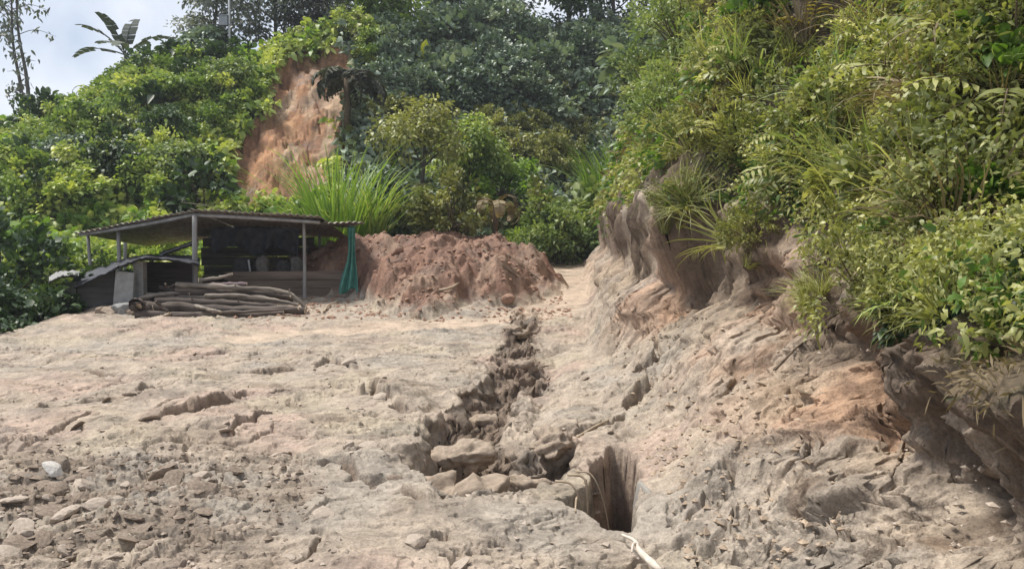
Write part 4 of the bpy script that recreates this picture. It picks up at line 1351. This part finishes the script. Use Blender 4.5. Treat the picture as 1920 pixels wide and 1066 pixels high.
M_SACK = plain("dusty_sack", (.10, .095, .085), (.20, .19, .17), 12, .9)
M_SACKD = plain("dark_sack", (.035, .035, .036), (.08, .078, .075), 10, .8)
pz = at(510, 520, 22.3)[2] + .025
for i, (px, wd, h, m, lab, D) in enumerate(((494, .36, .62, M_SACK, "grey sack standing left behind the shed's front wall", 22.1), (532, .40, .50, M_SACKD, "dark middle sack behind the shed's front wall", 22.2),
                                  (555, .42, .58, M_SACK, "plump dusty sack beside the thin shed post", 22.4), (455, .55, .55, M_SACKD, "wide dark sack left of the pale stick in the shed", 22.2))):
    blob("sack", ((px - 960) / F * D, D, pz + h * .46), (wd, .36, h), m, lab, "sack", 600 + i, tilt=.1 * (i - 1))
o = stick("stick", at(466, 487, 21.9), at(470, 512, 21.9) + np.array([0, 0, -.1]), .026, .022, M_PALE, None); tag(o, "short pale stick upright behind the shed's front wall", "stick")
# dark cloth hanging in swags under the roof
def cloth(name, P, m, label, cat, th=.008):
    ny, nx = P.shape[:2]; n = nx * ny; idx = np.arange(n).reshape(ny, nx)
    q = np.stack([idx[:-1, :-1], idx[:-1, 1:], idx[1:, 1:], idx[1:, :-1]], -1).reshape(-1, 4)
    V = P.reshape(-1, 3); gx = np.gradient(P, axis=1); gy = np.gradient(P, axis=0)
    V2 = V + (norm(np.cross(gx, gy)) * th).reshape(-1, 3)
    rim = np.concatenate([idx[0, :], idx[1:, -1], idx[-1, -2::-1], idx[-2:0:-1, 0]])
    rr = np.stack([rim, rim + n, np.roll(rim, -1) + n, np.roll(rim, -1)], -1)
    o = link(name, npmesh(name, np.concatenate([V, V2]), np.concatenate([q, q[:, ::-1] + n, rr]), m))
    return tag(o, label, cat) if label else o


u, v = np.meshgrid(np.linspace(0, 1, 60), np.linspace(0, 1, 16))
pxs = 395 + u * 165; bot = 478 - 18 * np.abs(np.sin(u * np.pi * 2.0)) + 6 * u
pys = 425 + v * (bot - 425)
P = at(pxs, pys, 22.9) ; P[..., 1] += .10 * np.sin(u * 34 + 2 * v) * v + .05 * fbm(u * 8, v * 3, 2, 5)
cloth("hanging_tarp", P, M_TARP, "dark tarp hanging in swags under the shed roof", "tarp")
# green netting on the right corner post
M_NET = plain("green_netting", (.055, .20, .17), (.11, .31, .255), 7, .6, .2)
u, v = np.meshgrid(np.linspace(0, 1, 40), np.linspace(0, 1, 40))
hw = 6 + 13 * sst(.30, 1.0, v)
pcx = 659 - 3 * v + (u - .5) * 2 * hw + 3 * v * np.sin(v * 5)
P = at(pcx, 424 + v * 122 + 5 * np.sin(u * 7) * v, 21.1)
P[..., 1] += (.05 + .06 * v) * np.sin(u * 15 + 2.5 * v) + .03 * fbm(u * 5, v * 4, 2, 8)
cloth("green_netting", P, M_NET, "green netting hanging from the right corner of the shed", "netting")
o = link("box", None); COL.objects.unlink(o); bpy.data.objects.remove(o)

# ------------------------------------------------------------------ the low hut in front of the shed's left half
HU = np.array(ground_at(190, 19.6))
hut = empty("low_hut", HU)
tag(hut, "low dark hut with a crumpled tarp roof, left of the log pile", "hut")
H_ = lambda px, py, D: at(px, py, D) - HU
def panel(name, px0, px1, yt0, yt1, D0, D1, m, th=.05, zb=-1.3):
    a = H_(px0, yt0, D0); b = H_(px1, yt1, D1)
    g = Geo(); V = []
    for p in (a, b):
        for dy in (0, th):
            V += [(p[0], p[1] + dy, zb), (p[0], p[1] + dy, p[2])]
    g.add(V, Q=[(0, 4, 5, 1), (2, 3, 7, 6), (1, 5, 7, 3), (0, 2, 6, 4), (0, 1, 3, 2), (4, 6, 7, 5)])
    return link(name, g.mesh(name, m, False), hut)


M_MOSSWALL = plain("mossy_wall", (.055, .06, .045), (.13, .13, .10), 3, .9)
M_HUTWALL = plain("hut_wall", (.04, .04, .04), (.085, .083, .08), 3, .9, stretch=(.5, 1, 3))
panel("side_wall", 104, 142, 533, 528, 19.3, 18.7, M_MOSSWALL)
panel("front_wall", 142, 214, 530, 505, 18.75, 18.85, M_HUTWALL)
panel("pillar", 249, 268, 492, 490, 18.85, 18.87, M_CONC, .2)
panel("back_wall", 262, 368, 490, 492, 20.6, 20.6, M_DARKWOOD)
def tarp(name, front, back, m, seed, n=50, k=14, amp=.05):
    f = bez(front, 10); b = bez(back, 10)
    t = np.linspace(0, 1, n)
    f = np.stack([np.interp(t, np.linspace(0, 1, len(f)), f[:, i]) for i in range(3)], -1)
    b = np.stack([np.interp(t, np.linspace(0, 1, len(b)), b[:, i]) for i in range(3)], -1)
    v = np.linspace(0, 1, k)[:, None, None]
    P = f[None] * (1 - v) + b[None] * v
    U, Vv = np.meshgrid(t, v[:, 0, 0])
    P[..., 2] += amp * fbm(U * 9 + seed, Vv * 4, 4, seed) - .08 * np.sin(Vv * np.pi)
    o = cloth(name, P, m, None, None, .02); o.parent = hut
    return o


tarp("roof_tarp", [H_(92, 530, 18.6), H_(112, 519, 18.5), H_(145, 515, 18.5)], [H_(92, 520, 20.2), H_(112, 510, 20.4), H_(150, 508, 20.4)], M_CONC, 11, 24, 10, .04)  # pale colour stands in for light on the tarp's left edge
tarp("roof_tarp", [H_(138, 538, 18.55), H_(180, 522, 18.45), H_(214, 504, 18.4), H_(240, 494, 18.4), H_(268, 484, 18.45), H_(320, 487, 18.5), H_(374, 496, 18.6)],
     [H_(138, 520, 20.3), H_(180, 506, 20.5), H_(214, 492, 20.6), H_(240, 485, 20.6), H_(268, 479, 20.6), H_(320, 479, 20.6), H_(374, 484, 20.6)], M_TARP, 12, 90, 14, .06)
tarp("roof_tarp", [H_(300, 478, 20.4), H_(340, 463, 20.4), H_(372, 452, 20.4)], [H_(300, 474, 21.6), H_(340, 460, 21.6), H_(372, 450, 21.6)], plain("grey_sheet", (.10, .10, .11), (.19, .19, .205), 4, .7), 13, 24, 10, .04)
# pale slab leaning on the hut
g = Geo(); V = []
g.box((0, 0, 0), (.44, .07, .98), Matrix.Rotation(.05, 4, 'Y') @ Matrix.Rotation(-.10, 4, 'X'), jit=.012)
o = link("concrete_slab", g.mesh("concrete_slab", M_CONC, False)); o.location = at(232, 550, 18.55)
tag(o, "pale grey concrete slab leaning upright against the hut front", "slab")

# ------------------------------------------------------------------ log pile
M_BARK = plain("log_bark", (.06, .048, .04), (.33, .285, .235), 9, .85, .8, stretch=(.12, 1, 1))
M_BARKD = plain("dark_log_bark", (.03, .023, .02), (.15, .12, .10), 9, .85, .8, stretch=(.15, 1, 1))
M_CUT = plain("cut_wood", (.30, .24, .17), (.46, .38, .28), 12, .8)
LOGS = [
    ([(330, 533), (440, 539), (533, 547), (574, 576)], 18.62, .060, M_BARK, "long bent pale pole lying on top of the log pile"),
    ([(262, 560), (300, 551), (356, 549)], 18.60, .060, M_BARK, "short pale log at the upper left of the pile"),
    ([(385, 555), (470, 556), (559, 571)], 18.40, .060, M_BARK, "pale pole under the bent one, tapering to the right"),
    ([(292, 564), (400, 566), (520, 575)], 18.35, .085, M_BARKD, "dark round log in the middle of the pile"),
    ([(258, 573), (420, 580), (574, 582)], 18.15, .125, M_BARKD, "thickest dark log along the bottom of the pile"),
    ([(256, 589), (400, 592), (530, 588)], 17.95, .085, M_BARKD, "dark log on the ground at the front of the pile"),
    ([(366, 574), (392, 580), (414, 585)], 17.85, .045, M_BARK, "short pale billet on the front of the pile"),
    ([(374, 525), (405, 521), (436, 514)], 18.95, .045, M_BARK, "pale stick poking up behind the top of the pile"),
    ([(378, 536), (420, 533), (462, 532)], 18.85, .060, plain("purplish_bark", (.10, .07, .075), (.22, .165, .17), 5, .85, stretch=(.15, 1, 1)), "purplish log at the back of the pile"),
    ([(293, 565), (308, 578), (320, 588)], 17.80, .035, M_BARKD, "thin dark stick slanting down the left front of the pile"),
    ([(319, 587), (306, 592), (295, 594)], 17.75, .035, M_CUT, "short pale cut stick at the left front of the pile"),
    ([(310, 531), (314, 538), (326, 534)], 18.65, .025, M_BARK, "crooked twig on the upper left of the pile"),
    ([(270, 570), (350, 570), (440, 574), (500, 572)], 18.75, .11, M_BARKD, "dark log buried in the heart of the pile"),
    ([(330, 548), (420, 548), (500, 553), (550, 562)], 18.85, .10, M_BARKD, "dark log just under the bent pale pole"),
    ([(300, 540), (430, 545), (545, 556)], 18.75, .055, M_BARKD, "thin dark pole just behind the bent pale pole"),
    ([(275, 552), (400, 559), (520, 566)], 18.55, .05, M_BARK, "slim pale pole crossing the middle of the pile"),
    ([(300, 588), (420, 586), (560, 579)], 17.9, .045, M_BARKD, "slim dark pole low on the right front of the pile"),
    ([(258, 572), (262, 575), (290, 578)], 17.98, .16, M_BARKD, "stout stump at the left end of the pile"),
]
for i, (pp, D, r_, m, lab) in enumerate(LOGS):
    a = np.array(pp, float); rs = R_(700 + i)
    P = at(a[:, 0], a[:, 1], D + np.linspace(-.1, .1, len(a)) * rs.randn())
    C0 = P.mean(0); c = bez(P - C0, 8); n = len(c)
    rad = r_ * .98 * np.linspace(1.1, .7, n) * (1 + .11 * rs.randn(n))
    c = c + r_ * .10 * rs.randn(n, 3)
    g = Geo(); g.tube(c, rad, 10, cap=False, wob=.07, rs=rs)
    if i in (0, 3):
        for q in (int(n * .35), int(n * .7)):
            g.tube([c[q], c[q] + np.array([.05, -.06, .10])], [.022, .012], 5)
    o = link("log", g.mesh("log", m)); o.location = C0
    for p, d in ((c[0], c[0] - c[1]), (c[-1], c[-1] - c[-2])):
        d = norm(d); rr = rad[0] if p is c[0] else rad[-1]
        ce = Geo(); ce.tube([p - d * .01, p + d * .012], [rr * 1.0, rr * .97], 10)
        link("cut_end", ce.mesh("cut_end", M_CUT), o)
    tag(o, lab, "log", "logs in the pile before the shed")

# ------------------------------------------------------------------ clods, stones, roots, debris
import bmesh
def chunk(seed, sub=3, flat=.6, amp=.35):
    bm = bmesh.new(); bmesh.ops.create_icosphere(bm, subdivisions=sub, radius=1)
    V = np.array([v.co[:] for v in bm.verts]); T = np.array([[v.index for v in f.verts] for f in bm.faces]); bm.free()
    rs = R_(seed)
    for k in range(7):                                   # broken flat faces
        d = norm(rs.randn(3)); h = .55 + .3 * rs.rand(); pr = V @ d
        V = V - np.clip(pr - h, 0, None)[:, None] * d[None] * .92
    V = V * (1 + amp * .35 * fbm(V[:, 0] * 2 + seed, V[:, 1] * 2 + V[:, 2] * 1.7, 4, seed % 50, .6))[:, None]
    return V * np.array([1, .75 + .4 * rs.rand(), flat]), T


def soil(name, a, b, rough=.85):
    return plain(name, a, b, 5, rough, .6)


M_CLOD = soil("clod_soil", (.30, .25, .20), (.48, .40, .33))
M_CLODD = soil("damp_clod_soil", (.14, .108, .082), (.31, .245, .19))
M_BLOCK = soil("block_soil", (.21, .165, .125), (.40, .32, .245))
M_STONE = soil("pale_stone", (.50, .47, .43), (.66, .63, .58))
CH = []
for k in range(8):
    V, T = chunk(800 + k, 2, .22 + .30 * ((k * 5 % 8) / 8))
    CH.append((npmesh("clod", V, T, M_CLOD, smooth=False), npmesh("clod", V, T, M_CLODD, smooth=False)))


def drop(name, me, x, y, z, s, label, cat, group, rs, sink=.25, tilt=.35):
    o = link(name, me); o.location = (x, y, z + s * (.30 - sink))
    o.rotation_euler = (tilt * rs.randn(), tilt * rs.randn(), rs.rand() * 6.283); o.scale = (s * (.8 + .5 * rs.rand()), s, s * (.8 + .4 * rs.rand()))
    return tag(o, label, cat, group)


def rubble_points(n, rs, c, r, pw=.5):
    a = rs.rand(n) * 6.283; q = rs.rand(n) ** pw
    return c[0] + r[0] * q * np.cos(a), c[1] + r[1] * q * np.sin(a)


rs = R_(77)
X, Y = rubble_points(250, rs, (-3.3, 4.95), (1.35, 1.45), .60)
Z = terrain(X, Y)
for x, y, z in zip(X, Y, Z):
    drop("clod", CH[rs.randint(8)][int(rs.rand() < .7)], x, y, z, .035 + .075 * rs.rand() ** 2.2, "broken mud clod in the rubble patch at front left", "clod", "clods in the front left rubble", rs)
E = []
for pts, wd, dp, lg in CRACKS:                           # crumbs broken from the crack edges
    for k in range(4):
        i = rs.randint(len(pts) - 1); t = rs.rand()
        E.append(pts[i] * (1 - t) + pts[i + 1] * t + rs.randn(2) * .10)
E = np.array(E); Z = terrain(E[:, 0], E[:, 1])
for p, z in zip(E, Z):
    drop("clod", CH[rs.randint(8)][int(rs.rand() < .35)], p[0], p[1], z, (.025 + .05 * rs.rand() ** 2) * (1 + p[1] / 25), "crumbled mud clod along a crack in the pale mud", "clod", "clods along the cracks", rs)


def crumbs(name, X, Y, smin, smax, m, label, seed):
    """uncountable small crumbs, one object"""
    rs = R_(seed); n = len(X)
    Z = terrain(X, Y)
    base = np.array([(1, 0, 0), (0, 1, 0), (-1, 0, 0), (0, -1, 0), (0, 0, .6), (0, 0, -.6)], float)
    tri = np.array([(0, 1, 4), (1, 2, 4), (2, 3, 4), (3, 0, 4), (1, 0, 5), (2, 1, 5), (3, 2, 5), (0, 3, 5)])
    B = base[None] * (1 + .18 * rs.randn(n, 6, 1)) + .14 * rs.randn(n, 6, 3)
    th = rs.rand(n) * 6.283; c_, s_ = np.cos(th)[:, None], np.sin(th)[:, None]
    B = np.stack([B[..., 0] * c_ - B[..., 1] * s_, B[..., 0] * s_ + B[..., 1] * c_, B[..., 2]], -1)
    sc = (smin + (smax - smin) * rs.rand(n) ** 3)[:, None, None]
    V = B * sc + np.stack([X, Y, Z + sc[:, 0, 0] * .25], -1)[:, None]
    T = (tri[None] + (np.arange(n) * 6)[:, None, None]).reshape(-1, 3)
    o = link(name, npmesh(name, V.reshape(-1, 3), T, m, smooth=False))
    return tag(o, label, "crumbs", kind='stuff')


rs = R_(78)
X, Y = rubble_points(2600, rs, (-3.15, 5.1), (1.9, 2.1), .55)
crumbs("rubble_crumbs", X, Y, .008, .035, M_CLODD, "fine grey crumbs among the clods at front left", 1)
q = onplane(rs.rand(5000) * 2100 - 90, 580 + rs.rand(5000) ** 1.3 * 560)
q = q[(fbm(q[:, 0] * .7, q[:, 1] * .7, 3, 33) > -.05) & (q[:, 1] < 19) & (q[:, 0] > -9.8)]
crumbs("mud_crumbs", q[:, 0], q[:, 1], .005, .028, M_CLOD, "small crumbs scattered over the pale mud", 2)
rx_ = rs.rand(2600); ry_ = 17.5 + 9 * rs.rand(2600)
hx = -6.2 + 7.6 * rx_
crumbs("heap_crumbs", hx, ry_, .012, .075, soil("heap_crumb_soil", (.22, .125, .085), (.40, .25, .175)), "crumbled red soil over the slide heap", 3)
t = rs.rand(2600); yb = 4.2 + 12 * rs.rand(2600) ** 1.4
xb_ = ip(XT, yb) + (ip(XL, yb / BS) * BS - ip(XT, yb)) * (.08 + .5 * t)
crumbs("bank_crumbs", xb_, yb, .004, .034, soil("bank_crumb_soil", (.26, .20, .145), (.45, .35, .255)), "crumbled soil over the face of the right bank", 4)

# blocks of slumped mud in the gully
BL = [(880, 905, .36, "largest slumped mud block, at the near end of the gully"), (835, 905, .24, "rounded mud block against the gully's left wall"),
      (870, 850, .22, "tilted mud block in the middle of the gully"), (925, 868, .20, "flat mud block right of the tilted one in the gully"),
      (990, 872, .20, "long mud block at the right side of the gully"), (1035, 848, .17, "mud block at the right mouth of the gully"),
      (905, 800, .20, "mud block under the overhanging left rim of the gully"), (955, 705, .22, "mud block in the narrow upper gully"),
      (985, 690, .24, "upper mud block beside the smooth funnel"), (915, 765, .18, "mud block where the gully bends"),
      (845, 820, .18, "small mud block by the crack that meets the gully"), (965, 648, .24, "topmost mud block at the head of the gully"),
      (950, 905, .16, "small mud block at the gully's near lip")]
for i, (px, py, s, lab) in enumerate(BL):
    p = onplane(px, py, -.12)
    V, T = chunk(850 + i, 4, .72, 1.3)
    o = link("mud_block", npmesh("mud_block", V, T, M_BLOCK)); rr = R_(i)
    o.location = (p[0], p[1], zat(p[0], p[1]) + s * .10); o.scale = (s * 1.25, s, s)
    o.rotation_euler = (.3 * rr.randn(), .3 * rr.randn(), rr.rand() * 6)
    tag(o, lab, "mud block")
# stones at the hut's foot
for i, (px, py, s, lab) in enumerate([(230, 592, .30, "grey stone below the leaning slab"), (208, 598, .24, "reddish lump left of the slab's stone"), (243, 585, .18, "small stone between slab and log pile"), (190, 602, .2, "low brown lump at the foot of the hut wall")]):
    D = 18.2; x = (px - 960) / F * D; V, T = chunk(880 + i, 4, .6)
    o = link("stone", npmesh("stone", V, T, [M_BLOCK, M_HEAP][0] if i != 0 else M_CONC)); o.location = (x, D, zat(x, D) + s * .2); o.scale = (s, s, s); o.rotation_euler = (0, 0, i)
    tag(o, lab, "stone")
# pale stone in the rubble
p = onplane(98, 900); V, T = chunk(890, 3, .25)
o = link("stone", npmesh("stone", V, T, M_STONE, smooth=False)); o.location = (p[0], p[1], zat(*p) + .05); o.scale = (.085, .085, .11); o.rotation_euler = (.7, .5, .6)
tag(o, "whitish flat stone standing out in the front left rubble", "stone")

# roots and sticks
M_ROOT = plain("pale_root", (.25, .19, .13), (.46, .37, .27), 9, .8)
M_ROOTD = plain("dark_root", (.09, .065, .045), (.20, .15, .105), 9, .85)


def root(pts, r_, m, label, name="root", lift=.02, taper=.45, zs=None):
    P = []
    for k, (px, py) in enumerate(pts):
        d = hits(np.array([px]), np.array([py]))[0]
        p = at(px, py, d); P.append(p + np.array([0, -.02, lift + (zs[k] if zs else 0)]))
    c = bez(P, 6); C0 = c.mean(0); g = Geo()
    g.tube(c - C0, np.linspace(r_, r_ * taper, len(c)), 7, wob=.08)
    o = link(name, g.mesh(name, m)); o.location = C0
    return tag(o, label, name)


root([(778, 545), (816, 549), (849, 542), (870, 525), (882, 514)], .045, M_ROOT, "longest pale root curving up the front of the soil heap", lift=.06)
root([(819, 518), (832, 511), (842, 505)], .035, M_ROOT, "short pale root above the long one on the soil heap", lift=.06)
root([(798, 556), (830, 552), (850, 546)], .03, M_ROOT, "thin root lying under the long one on the soil heap", lift=.04)
root([(905, 470), (940, 500), (985, 535)], .03, M_ROOTD, "dark root running down the heap's right side", lift=.06)
root([(950, 480), (985, 508), (1030, 540)], .028, M_ROOTD, "thin dark root nearest the track on the heap's right side", lift=.06)
root([(870, 470), (900, 500), (925, 535)], .03, M_ROOTD, "dark root in the middle of the heap's right half", lift=.05)
root([(608, 588), (616, 576), (634, 568)], .028, M_ROOT, "pale twig on the mud right of the log pile", lift=.05, name="stick")
root([(1637, 622), (1665, 590), (1699, 552)], .014, M_ROOT, "pale stick slanting up the bank toward the lime plant", lift=.05, name="stick")
root([(1700, 590), (1760, 560), (1850, 540)], .012, M_ROOTD, "thin dark stick on the bare patch at right", lift=.05, name="stick")
root([(1450, 700), (1500, 650), (1530, 640)], .012, M_ROOTD, "dark root lying on the right bank", lift=.03)
root([(1098, 905), (1082, 935), (1078, 965)], .013, M_ROOT, "pale root dangling in the left of the dark hole", lift=.03)
root([(1030, 868), (1060, 838), (1110, 805), (1140, 790)], .022, M_ROOT, "root along the ridge right of the gully", lift=.02)
for i, (px, py, dx, dep, r_, lab) in enumerate([(1068, 915, .05, .55, .010, "pale root hanging at the left corner of the dark hole"), (1090, 903, -.06, .70, .012, "thick root hanging down the left wall of the dark hole"),
                                              (1104, 896, .10, .60, .007, "thin root crossing the back of the dark hole")]):
    p = onplane(px, py); p3 = np.array([p[0] + .02, p[1] - .03, .03]); g = Geo()
    c = bez([np.array([-.12, .05, .02]), np.zeros(3), np.array([.05 + dx * .4, -.02, -dep * .35]), np.array([.06 + dx, -.03, -dep])], 6)
    g.tube(c, np.linspace(r_, r_ * .5, len(c)), 6, wob=.08)
    o = link("root", g.mesh("root", M_ROOT)); o.location = p3; tag(o, lab, "root")
# stripped branch at the bottom edge
a = onplane(np.array([1166, 1190, 1202, 1240]), np.array([1008, 1030, 1056, 1085]), .02)
c = bez(np.concatenate([a, np.array([[.02], [.05], [.06], [.04]])], 1), 6)
g = Geo(); g.tube(c - c[0], np.linspace(.007, .020, len(c)) * (1 + .12 * R_(9).randn(len(c))), 8, wob=.10)
g.tube(bez([c[8] - c[0], c[8] - c[0] + np.array([-.03, -.06, .02]), c[8] - c[0] + np.array([-.05, -.15, .01])], 4), np.linspace(.012, .005, 9), 6)
o = link("branch", g.mesh("branch", plain("stripped_wood", (.40, .34, .27), (.64, .58, .50), 14, .7))); o.location = c[0] + np.array([0, 0, zat(c[0][0], c[0][1]) + .03])
tag(o, "whitish stripped branch below the dark hole at the bottom edge", "branch")
# concrete lining in the hole
def slab3(name, pts, th, m, label):
    """slab from four front corners, given thickness away from the viewer"""
    P = np.array(pts); n = norm(np.cross(P[1] - P[0], P[3] - P[0]))
    V = np.concatenate([P, P + n * th]); C0 = V.mean(0); g = Geo()
    V = V + .008 * R_(5).randn(*V.shape)
    g.add(V - C0, Q=[(0, 1, 2, 3), (7, 6, 5, 4), (0, 4, 5, 1), (1, 5, 6, 2), (2, 6, 7, 3), (3, 7, 4, 0)])
    o = link(name, g.mesh(name, m, False)); o.location = C0
    return tag(o, label, "slab")


p0 = onplane(1190, 915)
V, T = chunk(895, 4, 1.0, .5)
V = V / np.abs(V).max(0); V = np.sign(V) * np.abs(V) ** .55
o = link("concrete_slab", npmesh("concrete_slab", V * np.array([.035, .24, .42]), T, plain("muddy_concrete", (.20, .185, .16), (.36, .335, .30), 7, .9)))
o.location = (p0[0] + .05, p0[1] - .05, -.38); o.rotation_euler = (.05, .06, .12)
tag(o, "muddy grey concrete slab lining the right side of the dark hole", "slab")

rs = R_(79)
hx = -5.2 + 6.2 * rs.rand(60); hy = 18.2 + 5 * rs.rand(60)
zz, cl_, mk_ = terrain(hx, hy, True)
M_HC = soil("heap_clod_soil", (.20, .115, .08), (.36, .235, .17))
HCH = [npmesh("clod", *chunk(900 + k, 2, .6), M_HC, smooth=False) for k in range(5)]
for x, y, z, mm_ in zip(hx, hy, zz, mk_['mm']):
    if mm_ > .05:
        drop("clod", HCH[rs.randint(5)], x, y, z, .07 + .18 * rs.rand() ** 2.5, "reddish clod lying on the slide heap", "clod", "clods on the slide heap", rs, .2)

# ------------------------------------------------------------------ damp air between here and the ridge
import bmesh as _b
bm = _b.new(); _b.ops.create_cube(bm, size=1.0)
me = bpy.data.meshes.new("haze"); bm.to_mesh(me); bm.free()
hz = link("haze", me); hz.scale = (240, 140, 62); hz.location = (0, 45, 20)
mh_ = bpy.data.materials.new("haze_air"); mh_.use_nodes = True
th_ = mh_.node_tree; th_.nodes.remove(th_.nodes["Principled BSDF"])
pv = th_.nodes.new("ShaderNodeVolumePrincipled")
pv.inputs['Color'].default_value = (.86, .91, 1.0, 1); pv.inputs['Density'].default_value = 0.0007
th_.links.new(pv.outputs[0], th_.nodes["Material Output"].inputs['Volume'])
me.materials.append(mh_)
tag(hz, "thin damp haze between the camera and the ridge", "haze", kind='stuff')
